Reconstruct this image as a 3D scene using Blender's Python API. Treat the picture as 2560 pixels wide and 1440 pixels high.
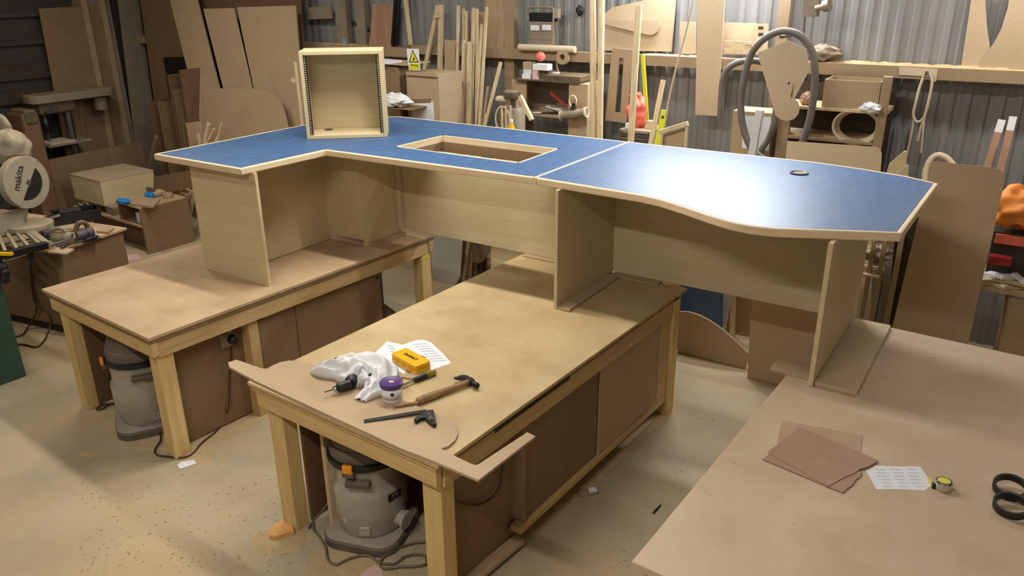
import bpy, bmesh, math, random
from mathutils import Matrix, Vector, Euler, Quaternion
from mathutils import noise as mnoise
random.seed(7)
scene = bpy.context.scene
for o in list(bpy.data.objects): bpy.data.objects.remove(o)
COL = scene.collection

# ------------------------------------------------------------------ camera
CAM = Vector((3.028, -1.956, 2.651))
CROT = Euler((math.radians(68.522), math.radians(.467), math.radians(36.047)), 'XYZ')
FPX = 1959.42                                  # focal length in pixels of the 2560 wide frame
cd = bpy.data.cameras.new('camera'); cam = bpy.data.objects.new('camera', cd); COL.objects.link(cam)
cam.location = CAM; cam.rotation_euler = CROT
cd.sensor_width = 36.0; cd.lens = 36.0*FPX/2560; cd.clip_start = .05; cd.clip_end = 60
scene.camera = cam
# ------------------------------------------------------------------ world, exposure
w = bpy.data.worlds.new('world'); scene.world = w; w.use_nodes = True
bg = w.node_tree.nodes['Background']; bg.inputs[0].default_value = (.80, .82, .90, 1); bg.inputs[1].default_value = .05
vs = scene.view_settings
vs.view_transform = 'Standard'; vs.look = 'None'; vs.gamma = 1; vs.use_curve_mapping = False; vs.exposure = -.08
# ------------------------------------------------------------------ lights of the shop: fluorescent battens, some added as unseen fill (fittings built further down)
def tube_light(loc, rz, length, power, colour, tilt=0, width=.12):
    l = bpy.data.lights.new('batten_light', 'AREA'); l.shape = 'RECTANGLE'; l.size = length; l.size_y = width
    l.energy = power; l.color = colour
    o = bpy.data.objects.new('batten_light', l); COL.objects.link(o); o.location = loc
    o.rotation_euler = (tilt, 0, rz); return o
AW_ = .072; MW_ = Matrix.Rotation(AW_, 4, 'Z')
TUBES = [  # centre, yaw, length, watts, colour
    ((-.35, 1.40, 3.76), .047, 2.4, 100, (1, .96, .87)),
    ((-3.9, 1.55, 3.76), .047, 1.8, 48, (1, .95, .86)),  # unseen batten added to brighten the left background
    ((-3.1, -1.2, 3.76), .047, 1.5, 34, (1, .95, .88)),
    ((1.7, -2.2, 3.76), .047, 1.8, 92, (1, .94, .87)),
    ((.55, 3.45, 3.5), .072, 1.8, 26, (.94, .97, 1)),  # unseen weak fill batten, kept only to light the wall tops
    ((2.75, 3.9, 3.15), .072, 1.2, 24, (1, .94, .88)),
]
# floodlight with a reflector screwed to the back wall just above the picture, facing into the shop
FLOOD = (MW_ @ Vector((.86, 4.20, 2.92)), AW_, 1.3, 84, (.92, .96, 1))
fl = tube_light(FLOOD[0], FLOOD[1], FLOOD[2], FLOOD[3], FLOOD[4], tilt=-math.radians(48), width=.16)
for c, rz, ln, pw, colr in TUBES: tube_light(c, rz, ln, pw, colr)

# ------------------------------------------------------------------ helpers
def lin(c): return c/12.92 if c <= .04045 else ((c+.055)/1.055)**2.4
def rgb(r, g, b, k=1.0): return (lin(r/255)*k, lin(g/255)*k, lin(b/255)*k, 1)
def Rz(a): return Matrix.Rotation(a, 4, 'Z')
AW = .072; AD = .047; AL = -.016; AR = .006      # yaws: building, desk, left bench, right bench
MW = Rz(AW); MD = Rz(AD); ML = Rz(AL); MR = Rz(AR); MI = Matrix.Identity(4)
RC = CROT.to_matrix()
def ray(u, v): return RC @ Vector(((u-1280)/FPX, -(v-720)/FPX, -1))
def onplane(u, v, n, d): 
    r = ray(u, v); return CAM + r*((d-n.dot(CAM))/n.dot(r))
def PZ(u, v, z): return onplane(u, v, Vector((0, 0, 1)), z)                 # point at height z
class Pl:                                                                # upright or leaning plane in a yawed frame
    def __init__(s, axis, d, k=0, a=AW):                                   # axis 'y': y' = d + k*z ; axis 'x': x' = d + k*z
        c, si = math.cos(a), math.sin(a)
        n = Vector((-si, c, -k)) if axis == 'y' else Vector((c, si, -k))
        L = n.length; s.n = n/L; s.d = d/L
        if s.n.dot(CAM)-s.d > 0: s.back = -s.n
        else: s.back = s.n.copy()
    def __call__(s, u, v): return onplane(u, v, s.n, s.d)
def pt(pl, p, zf=.004):
    if isinstance(p, Vector): return p
    if p[0] == 'f':                                  # extend the line through two pixels down to the floor
        a, b = pl(*p[1]), pl(*p[2]); zz = p[3] if len(p) > 3 else zf
        return a+(b-a)*((zz-a.z)/(b.z-a.z))
    return pl(*p)

class MB:
    def __init__(s, M=MI): s.v = []; s.f = []; s.M = M
    def add(s, vs, fs):
        n = len(s.v); s.v += [s.M @ Vector(v) for v in vs]; s.f += [tuple(i+n for i in f) for f in fs]; return s
    def box(s, x0, x1, y0, y1, z0, z1):
        return s.add([(x0,y0,z0),(x1,y0,z0),(x1,y1,z0),(x0,y1,z0),(x0,y0,z1),(x1,y0,z1),(x1,y1,z1),(x0,y1,z1)],
                     [(0,3,2,1),(4,5,6,7),(0,1,5,4),(1,2,6,5),(2,3,7,6),(3,0,4,7)])
    def obox(s, c, size, rot=(0,0,0)):
        R = Matrix.Translation(Vector(c)) @ (rot if isinstance(rot, Matrix) else Euler(rot).to_matrix().to_4x4())
        x, y, z = [q/2 for q in size]
        vs = [R @ Vector(p) for p in [(-x,-y,-z),(x,-y,-z),(x,y,-z),(-x,y,-z),(-x,-y,z),(x,-y,z),(x,y,z),(-x,y,z)]]
        return s.add(vs, [(0,3,2,1),(4,5,6,7),(0,1,5,4),(1,2,6,5),(2,3,7,6),(3,0,4,7)])
    def bar(s, a, b, w, t, up=(0,0,1)):                # rectangular stick from a to b
        a, b = Vector(a), Vector(b); d = (b-a).normalized(); up = Vector(up)
        if abs(d.dot(up)) > .98: up = Vector((0, 1, 0))
        r = d.cross(up).normalized(); u = r.cross(d).normalized(); r *= w/2; u *= t/2
        return s.add([a-r-u, a+r-u, a+r+u, a-r+u, b-r-u, b+r-u, b+r+u, b-r+u],
                     [(3,2,1,0),(4,5,6,7),(0,1,5,4),(1,2,6,5),(2,3,7,6),(3,0,4,7)])
    def prism(s, pts, vec):
        pts = [Vector(p) for p in pts]; n = len(pts); vec = Vector(vec)
        nn = Vector((0,0,0))
        for i in range(n): nn += pts[i].cross(pts[(i+1) % n])
        if nn.dot(vec) > 0: pts = pts[::-1]
        return s.add(pts+[p+vec for p in pts], [tuple(range(n)), tuple(range(2*n-1, n-1, -1))]+[(i, i+n, (i+1) % n+n, (i+1) % n) for i in range(n)])
    def tube(s, pts, r, n=8, closed=False, caps=True):
        pts = [Vector(p) for p in pts]; m = len(pts); base = len(s.v)
        rr = r if isinstance(r, (list, tuple)) else [r]*m
        prev = None; vs = []
        for i in range(m):
            if closed: d = pts[(i+1) % m]-pts[i-1]
            else: d = pts[min(i+1, m-1)]-pts[max(i-1, 0)]
            d.normalize()
            if prev is None:
                up = Vector((0,0,1)) if abs(d.z) < .9 else Vector((1,0,0)); x = d.cross(up).normalized()
            else:
                x = prev-d*prev.dot(d); x = x.normalized() if x.length > 1e-6 else d.orthogonal().normalized()
            prev = x; y = d.cross(x)
            for k in range(n):
                a = 2*math.pi*k/n; vs.append(pts[i]+(x*math.cos(a)+y*math.sin(a))*rr[i])
        fs = []
        for i in range(m if closed else m-1):
            j = (i+1) % m
            for k in range(n): fs.append((i*n+k, i*n+(k+1) % n, j*n+(k+1) % n, j*n+k))
        if caps and not closed: fs += [tuple(range(n-1, -1, -1)), tuple(range((m-1)*n, m*n))]
        return s.add(vs, fs)
    def lathe(s, prof, n=24, c=(0,0,0), R=None, a0=0, a1=2*math.pi):
        R = R or Matrix.Identity(3); c = Vector(c); vs = []; full = abs(a1-a0-2*math.pi) < 1e-6; m = n if full else n+1
        for (r, z) in prof:
            for k in range(m):
                a = a0+(a1-a0)*k/n; vs.append(c+R @ Vector((r*math.cos(a), r*math.sin(a), z)))
        fs = []
        for i in range(len(prof)-1):
            for k in range(n):
                j = (k+1) % m; fs.append((i*m+k, i*m+j, (i+1)*m+j, (i+1)*m+k))
        if full and prof[0] != prof[-1]:
            if prof[0][0] > 1e-5: fs.append(tuple(range(n-1, -1, -1)))
            if prof[-1][0] > 1e-5: fs.append(tuple(range((len(prof)-1)*m, len(prof)*m)))
        return s.add(vs, fs)
    def grid(s, fn, nu, nv, thick=0):
        vs = [fn(i/nu, j/nv) for j in range(nv+1) for i in range(nu+1)]
        fs = [(j*(nu+1)+i, j*(nu+1)+i+1, (j+1)*(nu+1)+i+1, (j+1)*(nu+1)+i) for j in range(nv) for i in range(nu)]
        return s.add(vs, fs)
    def build(s, name, mat, parent=None, smooth=None, bevel=0, solid=0, sub=0):
        me = bpy.data.meshes.new(name)
        if parent is not None and parent in TM: inv = TM[parent]
        else: inv = None
        if inv is None:
            xs = [v.x for v in s.v]; ys = [v.y for v in s.v]; zs = [v.z for v in s.v]
            org = Vector(((min(xs)+max(xs))/2, (min(ys)+max(ys))/2, min(zs))); vs = [v-org for v in s.v]
        else: vs = [inv @ v for v in s.v]
        me.from_pydata([tuple(v) for v in vs], [], s.f)
        if solid == 0:
            bm = bmesh.new(); bm.from_mesh(me); bmesh.ops.recalc_face_normals(bm, faces=bm.faces); bm.to_mesh(me); bm.free()
        me.materials.append(mat)
        o = bpy.data.objects.new(name, me); COL.objects.link(o)
        if inv is None: o.location = org; TM[o] = Matrix.Translation(-org)
        else: TM[o] = inv
        if parent is not None: o.parent = parent
        if smooth is not None:
            for p in me.polygons: p.use_smooth = True
            me.set_sharp_from_angle(angle=math.radians(smooth))
        if solid: m = o.modifiers.new('solid', 'SOLIDIFY'); m.thickness = solid; m.offset = 0
        if sub: m = o.modifiers.new('sub', 'SUBSURF'); m.levels = sub; m.render_levels = sub
        if bevel: m = o.modifiers.new('bevel', 'BEVEL'); m.width = bevel; m.segments = 2; m.limit_method = 'ANGLE'; m.angle_limit = math.radians(50)
        return o
TM = {}
def thing(name, label, cat, loc=(0,0,0), rz=0, group=None):
    o = bpy.data.objects.new(name, None); COL.objects.link(o); o.empty_display_size = .1
    o.location = loc; o.rotation_euler = (0, 0, rz); TM[o] = (Matrix.Translation(Vector(loc)) @ Rz(rz)).inverted()
    return tag(o, label, cat, group)
def tag(o, label, cat, group=None):
    o['label'] = label; o['category'] = cat
    if group: o['group'] = group
    return o
def struct(o, label=None):
    o['kind'] = 'structure'
    if label: o['label'] = label
    return o
def stuff(o): o['kind'] = 'stuff'; return o
def slab(name, pl, pts, thick, mat, parent=None, bevel=0, smooth=None):
    q = [pt(pl, p) for p in pts]
    return MB().prism(q, pl.back*thick).build(name, mat, parent, bevel=bevel, smooth=smooth)
def arc(cx, cy, r, a0, a1, n=8): return [(cx+r*math.cos(math.radians(a0+(a1-a0)*i/n)), cy+r*math.sin(math.radians(a0+(a1-a0)*i/n))) for i in range(n+1)]
def spline(pts, k=6, closed=False):
    P = [Vector(p) for p in pts]; n = len(P); out = []
    for i in range(n if closed else n-1):
        p0 = P[i-1] if (closed or i > 0) else P[0]; p1 = P[i]; p2 = P[(i+1) % n]; p3 = P[(i+2) % n] if (closed or i+2 < n) else P[-1]
        for j in range(k):
            t = j/k; out.append(.5*((2*p1)+(p2-p0)*t+(2*p0-5*p1+4*p2-p3)*t*t+(3*p1-p0-3*p2+p3)*t**3))
    if not closed: out.append(P[-1])
    return out
def text_mesh(name, body, size, mat, parent, M, depth=.0006, align='CENTER', sx=1.0, bold=0):
    c = bpy.data.curves.new(name, 'FONT'); c.body = body; c.size = size; c.align_x = align; c.align_y = 'CENTER'; c.extrude = depth; c.resolution_u = 3; c.offset = bold
    o = bpy.data.objects.new(name, c); COL.objects.link(o)
    dg = bpy.context.evaluated_depsgraph_get(); me = bpy.data.meshes.new_from_object(o.evaluated_get(dg))
    bpy.data.objects.remove(o); bpy.data.curves.remove(c)
    inv = TM[parent]
    for v in me.vertices: v.co = inv @ (M @ Vector((v.co.x*sx, v.co.y, v.co.z)))
    me.materials.clear(); me.materials.append(mat)
    r = bpy.data.objects.new(name, me); COL.objects.link(r); r.parent = parent; TM[r] = inv
    return r

# ------------------------------------------------------------------ materials
def newmat(name):
    m = bpy.data.materials.new(name); m.use_nodes = True; nt = m.node_tree
    return m, nt, nt.nodes['Principled BSDF']
def node(nt, t, **kw):
    n = nt.nodes.new(t)
    for k, v in kw.items(): setattr(n, k, v)
    return n
def mat(name, col, rough=.6, var=.12, scale=6, stretch=(1,1,1), metal=0, spec=.4, bump=0, dust=0, dustcol=(182,152,112), fine=0, coat=0, col2=None):
    """plain procedural surface: base colour broken up by noise, optional sawdust lying on upward faces"""
    m, nt, b = newmat(name)
    b.inputs['Roughness'].default_value = rough; b.inputs['Metallic'].default_value = metal; b.inputs['Specular IOR Level'].default_value = spec
    if coat: b.inputs['Coat Weight'].default_value = coat
    tc = node(nt, 'ShaderNodeTexCoord'); mp = node(nt, 'ShaderNodeMapping'); mp.inputs['Scale'].default_value = stretch
    nt.links.new(tc.outputs['Object'], mp.inputs['Vector'])
    nz = node(nt, 'ShaderNodeTexNoise'); nz.inputs['Scale'].default_value = scale; nz.inputs['Detail'].default_value = 5; nz.inputs['Roughness'].default_value = .6
    nt.links.new(mp.outputs[0], nz.inputs['Vector'])
    cr = node(nt, 'ShaderNodeValToRGB'); e = cr.color_ramp.elements
    c1 = [max(0, c*(1-var)) for c in col[:3]]+[1]; c2 = col2 or ([min(1, c*(1+var)) for c in col[:3]]+[1])
    e[0].position = .3; e[1].position = .7; e[0].color = c1; e[1].color = c2
    nt.links.new(nz.outputs[0], cr.inputs[0]); out = cr.outputs[0]
    if fine:
        n2 = node(nt, 'ShaderNodeTexNoise'); n2.inputs['Scale'].default_value = scale*25; n2.inputs['Detail'].default_value = 2
        nt.links.new(mp.outputs[0], n2.inputs['Vector'])
        r2 = node(nt, 'ShaderNodeMapRange'); r2.inputs[1].default_value = .3; r2.inputs[2].default_value = .7; r2.inputs[3].default_value = 1-fine; r2.inputs[4].default_value = 1+fine
        nt.links.new(n2.outputs[0], r2.inputs[0])
        mx = node(nt, 'ShaderNodeVectorMath', operation='SCALE'); nt.links.new(out, mx.inputs[0]); nt.links.new(r2.outputs[0], mx.inputs['Scale']); out = mx.outputs[0]
    if dust:
        g = node(nt, 'ShaderNodeNewGeometry'); sp = node(nt, 'ShaderNodeSeparateXYZ'); nt.links.new(g.outputs['Normal'], sp.inputs[0])
        r3 = node(nt, 'ShaderNodeMapRange'); r3.inputs[1].default_value = -.3; r3.inputs[2].default_value = .9; r3.inputs[3].default_value = dust*.35; r3.inputs[4].default_value = dust
        nt.links.new(sp.outputs['Z'], r3.inputs[0])
        n3 = node(nt, 'ShaderNodeTexNoise'); n3.inputs['Scale'].default_value = 9; n3.inputs['Detail'].default_value = 4; nt.links.new(tc.outputs['Object'], n3.inputs['Vector'])
        mm = node(nt, 'ShaderNodeMath', operation='MULTIPLY'); nt.links.new(r3.outputs[0], mm.inputs[0])
        m4 = node(nt, 'ShaderNodeMapRange'); m4.inputs[1].default_value = .25; m4.inputs[2].default_value = .65; m4.inputs[3].default_value = .35; nt.links.new(n3.outputs[0], m4.inputs[0]); nt.links.new(m4.outputs[0], mm.inputs[1])
        mix = node(nt, 'ShaderNodeMix', data_type='RGBA'); nt.links.new(mm.outputs[0], mix.inputs[0]); nt.links.new(out, mix.inputs[6]); mix.inputs[7].default_value = rgb(*dustcol); out = mix.outputs[2]
    nt.links.new(out, b.inputs['Base Color'])
    if bump:
        bp = node(nt, 'ShaderNodeBump'); bp.inputs['Strength'].default_value = bump; bp.inputs['Distance'].default_value = .01
        nt.links.new(nz.outputs[0], bp.inputs['Height']); nt.links.new(bp.outputs[0], b.inputs['Normal'])
    return m
def wood(name, c1, c2, axis='x', scale=5, rough=.55, contrast=1):
    """long grained timber or veneer, grain along axis"""
    m, nt, b = newmat(name); b.inputs['Roughness'].default_value = rough; b.inputs['Specular IOR Level'].default_value = .3
    tc = node(nt, 'ShaderNodeTexCoord'); mp = node(nt, 'ShaderNodeMapping')
    st = [8, 8, 8]; st['xyz'.index(axis)] = .7; mp.inputs['Scale'].default_value = st
    nt.links.new(tc.outputs['Object'], mp.inputs['Vector'])
    nz = node(nt, 'ShaderNodeTexNoise'); nz.inputs['Scale'].default_value = scale; nz.inputs['Detail'].default_value = 6; nz.inputs['Distortion'].default_value = .8
    nt.links.new(mp.outputs[0], nz.inputs['Vector'])
    cr = node(nt, 'ShaderNodeValToRGB'); e = cr.color_ramp.elements; e[0].position = .5-.25/contrast; e[1].position = .5+.25/contrast
    e[0].color = c1; e[1].color = c2; nt.links.new(nz.outputs[0], cr.inputs[0])
    nt.links.new(cr.outputs[0], b.inputs['Base Color'])
    return m
M = {}
def benchtop_mat(name, base, stain):
    """worn MDF sheet: broad blotches, dark knocks, scratches"""
    m, nt, b = newmat(name); b.inputs['Roughness'].default_value = .6; b.inputs['Specular IOR Level'].default_value = .3
    tc = node(nt, 'ShaderNodeTexCoord')
    n1 = node(nt, 'ShaderNodeTexNoise'); n1.inputs['Scale'].default_value = 3.2; n1.inputs['Detail'].default_value = 6; n1.inputs['Roughness'].default_value = .62
    nt.links.new(tc.outputs['Object'], n1.inputs['Vector'])
    cr = node(nt, 'ShaderNodeValToRGB'); e = cr.color_ramp.elements; e[0].position = .34; e[1].position = .62; e[0].color = stain; e[1].color = base
    nt.links.new(n1.outputs[0], cr.inputs[0])
    mp = node(nt, 'ShaderNodeMapping'); mp.inputs['Scale'].default_value = (3, 9, 3); mp.inputs['Rotation'].default_value = (0, 0, .5); nt.links.new(tc.outputs['Object'], mp.inputs['Vector'])
    n2 = node(nt, 'ShaderNodeTexNoise'); n2.inputs['Scale'].default_value = 4; n2.inputs['Detail'].default_value = 3; nt.links.new(mp.outputs[0], n2.inputs['Vector'])
    r2 = node(nt, 'ShaderNodeMapRange'); r2.inputs[1].default_value = .235; r2.inputs[2].default_value = .275; r2.inputs[3].default_value = .62; r2.inputs[4].default_value = 1; nt.links.new(n2.outputs[0], r2.inputs[0])
    mx = node(nt, 'ShaderNodeVectorMath', operation='SCALE'); nt.links.new(cr.outputs[0], mx.inputs[0]); nt.links.new(r2.outputs[0], mx.inputs['Scale'])
    nt.links.new(mx.outputs[0], b.inputs['Base Color']); return m
def floor_mat():
    m, nt, b = newmat('dusty_concrete'); b.inputs['Roughness'].default_value = .75; b.inputs['Specular IOR Level'].default_value = .25
    tc = node(nt, 'ShaderNodeTexCoord')
    def noise(sc, det=5, ro=.6, dist=0):
        n = node(nt, 'ShaderNodeTexNoise'); n.inputs['Scale'].default_value = sc; n.inputs['Detail'].default_value = det; n.inputs['Roughness'].default_value = ro; n.inputs['Distortion'].default_value = dist
        nt.links.new(tc.outputs['Object'], n.inputs['Vector']); return n
    n1 = noise(1.6); cr = node(nt, 'ShaderNodeValToRGB'); e = cr.color_ramp.elements; e[0].position = .35; e[1].position = .65
    e[0].color = rgb(146, 142, 126); e[1].color = rgb(176, 170, 150); nt.links.new(n1.outputs[0], cr.inputs[0])
    n2 = noise(.75, 7, .62, .4); r = node(nt, 'ShaderNodeMapRange'); r.inputs[1].default_value = .36; r.inputs[2].default_value = .62; r.inputs[3].default_value = .28; r.inputs[4].default_value = .95; nt.links.new(n2.outputs[0], r.inputs[0])
    n3 = noise(60, 3, .7); r3 = node(nt, 'ShaderNodeMapRange'); r3.inputs[1].default_value = .3; r3.inputs[2].default_value = .7; r3.inputs[3].default_value = .72; r3.inputs[4].default_value = 1.2; nt.links.new(n3.outputs[0], r3.inputs[0])
    mm = node(nt, 'ShaderNodeMath', operation='MULTIPLY', use_clamp=True); nt.links.new(r.outputs[0], mm.inputs[0]); nt.links.new(r3.outputs[0], mm.inputs[1])
    mix = node(nt, 'ShaderNodeMix', data_type='RGBA'); nt.links.new(mm.outputs[0], mix.inputs[0]); nt.links.new(cr.outputs[0], mix.inputs[6]); mix.inputs[7].default_value = rgb(188, 162, 122)
    nt.links.new(mix.outputs[2], b.inputs['Base Color'])
    bp = node(nt, 'ShaderNodeBump'); bp.inputs['Strength'].default_value = .25; bp.inputs['Distance'].default_value = .004; nt.links.new(n3.outputs[0], bp.inputs['Height']); nt.links.new(bp.outputs[0], b.inputs['Normal'])
    return m
def laminate_mat():
    m, nt, b = newmat('blue_laminate'); b.inputs['Roughness'].default_value = .47; b.inputs['Specular IOR Level'].default_value = .75
    tc = node(nt, 'ShaderNodeTexCoord'); mp = node(nt, 'ShaderNodeMapping'); mp.inputs['Scale'].default_value = (5, 1, 1); mp.inputs['Rotation'].default_value = (0, 0, .5); nt.links.new(tc.outputs['Object'], mp.inputs['Vector'])
    n = node(nt, 'ShaderNodeTexNoise'); n.inputs['Scale'].default_value = 5; n.inputs['Detail'].default_value = 7; n.inputs['Roughness'].default_value = .7; nt.links.new(mp.outputs[0], n.inputs['Vector'])
    cr = node(nt, 'ShaderNodeValToRGB'); e = cr.color_ramp.elements; e[0].position = .3; e[1].position = .75; e[0].color = rgb(42, 76, 116); e[1].color = rgb(64, 100, 144)
    nt.links.new(n.outputs[0], cr.inputs[0]); nt.links.new(cr.outputs[0], b.inputs['Base Color']); return m
M['floor'] = floor_mat()
M['blue'] = laminate_mat()
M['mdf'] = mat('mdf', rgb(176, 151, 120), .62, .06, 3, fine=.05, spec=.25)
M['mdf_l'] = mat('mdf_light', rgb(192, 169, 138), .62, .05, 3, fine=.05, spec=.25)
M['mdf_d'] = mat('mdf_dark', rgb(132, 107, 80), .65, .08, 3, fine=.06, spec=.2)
M['hardboard'] = mat('hardboard', rgb(114, 87, 64), .6, .10, 4, fine=.06, spec=.25)
M['ply'] = wood('birch_ply', rgb(200, 181, 140), rgb(212, 196, 158), 'z', 7, .5)
M['plyx'] = wood('birch_ply_x', rgb(200, 181, 140), rgb(212, 196, 158), 'x', 7, .5)
M['oak'] = wood('oak_lipping', rgb(214, 190, 152), rgb(228, 208, 176), 'x', 6, .45)
M['oaky'] = wood('oak_lipping_y', rgb(214, 190, 152), rgb(228, 208, 176), 'y', 6, .45)
M['pine'] = wood('pine_z', rgb(196, 164, 106), rgb(220, 192, 136), 'z', 4, .6)
M['pinex'] = wood('pine_x', rgb(192, 160, 106), rgb(214, 184, 132), 'x', 4, .6)
M['piney'] = wood('pine_y', rgb(180, 150, 104), rgb(204, 174, 126), 'y', 4, .6)
M['strip'] = wood('pale_strip', rgb(190, 166, 126), rgb(222, 200, 164), 'z', 5, .6)
M['btop'] = benchtop_mat('bench_top_mdf', rgb(196, 172, 130), rgb(178, 152, 110))
M['btopL'] = benchtop_mat('bench_top_mdf_left', rgb(196, 166, 132), rgb(176, 146, 112))
M['btopR'] = benchtop_mat('bench_top_mdf_right', rgb(198, 175, 148), rgb(186, 161, 133))
M['wallm'] = mat('painted_steel_sheet', rgb(126, 125, 126), .55, .10, 2.5, stretch=(3, 1, .35), spec=.3, dust=.35, dustcol=(154, 144, 130), col2=rgb(148, 148, 148))
M['walld'] = mat('left_wall_sheet', rgb(64, 60, 54), .6, .2, 2, spec=.2)
M['conc'] = mat('block_wall', rgb(190, 184, 170), .8, .1, 3)
M['roof'] = mat('roof_sheet', rgb(190, 186, 178), .6, .12, 2)
M['dustwood'] = mat('dusty_timber', rgb(150, 126, 96), .75, .12, 5, fine=.1, dust=.8, dustcol=(180, 160, 132), spec=.2)
M['dust'] = mat('sawdust', rgb(206, 176, 132), .95, .12, 14, bump=.6, fine=.15, spec=.1)
M['dustf'] = mat('floor_sawdust', rgb(186, 163, 124), .95, .10, 14, bump=.4, fine=.15, spec=.1)
M['black'] = mat('black_plastic', rgb(30, 29, 30), .45, .1, 8, spec=.4)
M['blackdust'] = mat('dusty_black', rgb(46, 43, 42), .6, .15, 8, dust=.5)
M['grey'] = mat('grey_plastic', rgb(122, 122, 122), .5, .08, 8)
M['greydust'] = mat('dusty_grey_metal', rgb(118, 112, 104), .55, .12, 8, dust=.6)
M['white'] = mat('white_plastic', rgb(226, 226, 228), .45, .03, 8)
M['paper'] = mat('paper', rgb(226, 226, 232), .8, .02, 12)
M['ink'] = mat('grey_ink', rgb(178, 180, 190), .8, .05, 10)
M['chrome'] = mat('chrome', rgb(205, 205, 205), .18, .03, 6, metal=1)
M['steel'] = mat('worn_steel', rgb(120, 116, 112), .38, .15, 10, metal=.9)
M['steeld'] = mat('dark_steel', rgb(58, 56, 56), .42, .2, 10, metal=.8)
M['yellow'] = mat('yellow_plastic', rgb(232, 178, 20), .38, .04, 6)
M['orange'] = mat('orange_plastic', rgb(238, 150, 24), .4, .06, 6)
M['redor'] = mat('orange_bag', rgb(232, 118, 96), .55, .12, 8)
M['hivis'] = mat('orange_sack', rgb(226, 136, 54), .55, .14, 8)
M['red'] = mat('red_paint', rgb(150, 40, 36), .5, .15, 8)
M['purple'] = mat('purple_plastic', rgb(78, 50, 116), .4, .05, 8)
M['bluep'] = mat('blue_rubber', rgb(36, 128, 204), .6, .1, 20, bump=.3)
M['navy'] = mat('navy_tool_body', rgb(44, 48, 84), .5, .12, 8, dust=.35)
M['tool'] = mat('pale_tool_casting', rgb(152, 144, 126), .55, .12, 8, dust=.4)
M['green'] = mat('green_paint', rgb(52, 78, 66), .5, .12, 3)
M['hose'] = mat('grey_hose', rgb(92, 90, 92), .55, .08, 8, dust=.35)
M['vacgrey'] = mat('vac_tank_grey', rgb(158, 153, 144), .2, .05, 4, dust=.15, spec=.6, coat=.6)
M['vacdark'] = mat('vac_head_grey', rgb(80, 77, 74), .5, .1, 6, dust=.25)
M['cord'] = mat('brown_flex', rgb(74, 54, 38), .55, .1, 10)
M['cordg'] = mat('grey_flex', rgb(84, 78, 70), .55, .1, 10, dust=.3)
M['cream'] = mat('cream_cord', rgb(206, 188, 160), .7, .06, 10)
M['card'] = mat('cardboard', rgb(174, 150, 118), .8, .05, 4, stretch=(1, 1, 6))
M['redply'] = wood('red_ply', rgb(150, 112, 90), rgb(176, 140, 112), 'z', 3, .6)
M['cloth'] = mat('white_cloth', rgb(218, 218, 220), .9, .03, 10, bump=.2)
M['poly'] = mat('white_polythene', rgb(214, 214, 214), .35, .06, 6)
M['cyan'] = mat('cyan_enamel', rgb(110, 152, 156), .5, .08, 6)
M['signy'] = mat('sign_yellow', rgb(214, 210, 50), .5, .03, 6)
M['olive'] = mat('amber_handle', rgb(126, 116, 26), .2, .15, 12, coat=.5)
M['hick'] = wood('hickory', rgb(122, 92, 60), rgb(160, 128, 88), 'x', 6, .5)
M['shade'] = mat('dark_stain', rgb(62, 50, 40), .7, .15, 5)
M['pinkp'] = mat('pink_paper', rgb(216, 178, 170), .8, .05, 8)
M['lamp'] = None
# ================================================================== the building
WY = 4.4; WX = -6.9; RX = 5.6; FY = -5.0; CZ = 4.5
struct(MB().box(-8.5, 7.5, -7.5, 7.5, -.1, 0).build('floor', M['floor']))
def corrugated(M_, axis, pos, a0, a1, z0, z1, pitch, depth, name, mat_):
    mb = MB(M_); n = int((a1-a0)/pitch); prof = []
    for i in range(n):
        x = a0+i*pitch
        prof += [(x, 0), (x+pitch*.35, 0), (x+pitch*.5, -depth), (x+pitch*.85, -depth)]
    prof.append((a0+n*pitch, 0))
    vs = []; 
    for (x, d) in prof:
        for z in (z0, z1): vs.append((x, pos+d, z) if axis == 'y' else (pos-d, x, z))
    mb.add(vs, [(2*i, 2*i+2, 2*i+3, 2*i+1) for i in range(len(prof)-1)])
    return mb.build(name, mat_)
wb = struct(corrugated(MW, 'y', WY, WX, RX, 0, CZ, .105, .013, 'wall_back', M['wallm']))
wl = struct(MB(MW).box(WX-.1, WX, FY, WY+.1, 0, CZ).build('wall_left', M['walld']))
struct(MB(MW).box(RX, RX+.1, FY, WY+.1, 0, CZ).build('wall_right', M['conc']))
struct(MB(MW).box(WX-.1, RX+.1, FY-.1, FY, 0, CZ).build('wall_front', M['conc']))
struct(MB(MW).box(WX-.1, RX+.1, FY-.1, WY+.1, CZ, CZ+.1).build('ceiling', M['roof']))
# timber girts of the back wall: dusty ledge at 2.05 m
def part_struct(o): return o
GT = 2.05; GD = .15
MB(MW).box(-2.3, RX-.02, WY-.022-GD, WY-.03, GT-.082, GT).build('wall_girt', M['dustwood'], wb)
MB(MW).box(WX+.05, -2.3, WY-.022-GD, WY-.03, GT-.12, GT-.03).build('wall_girt', M['dustwood'], wb)
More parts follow.
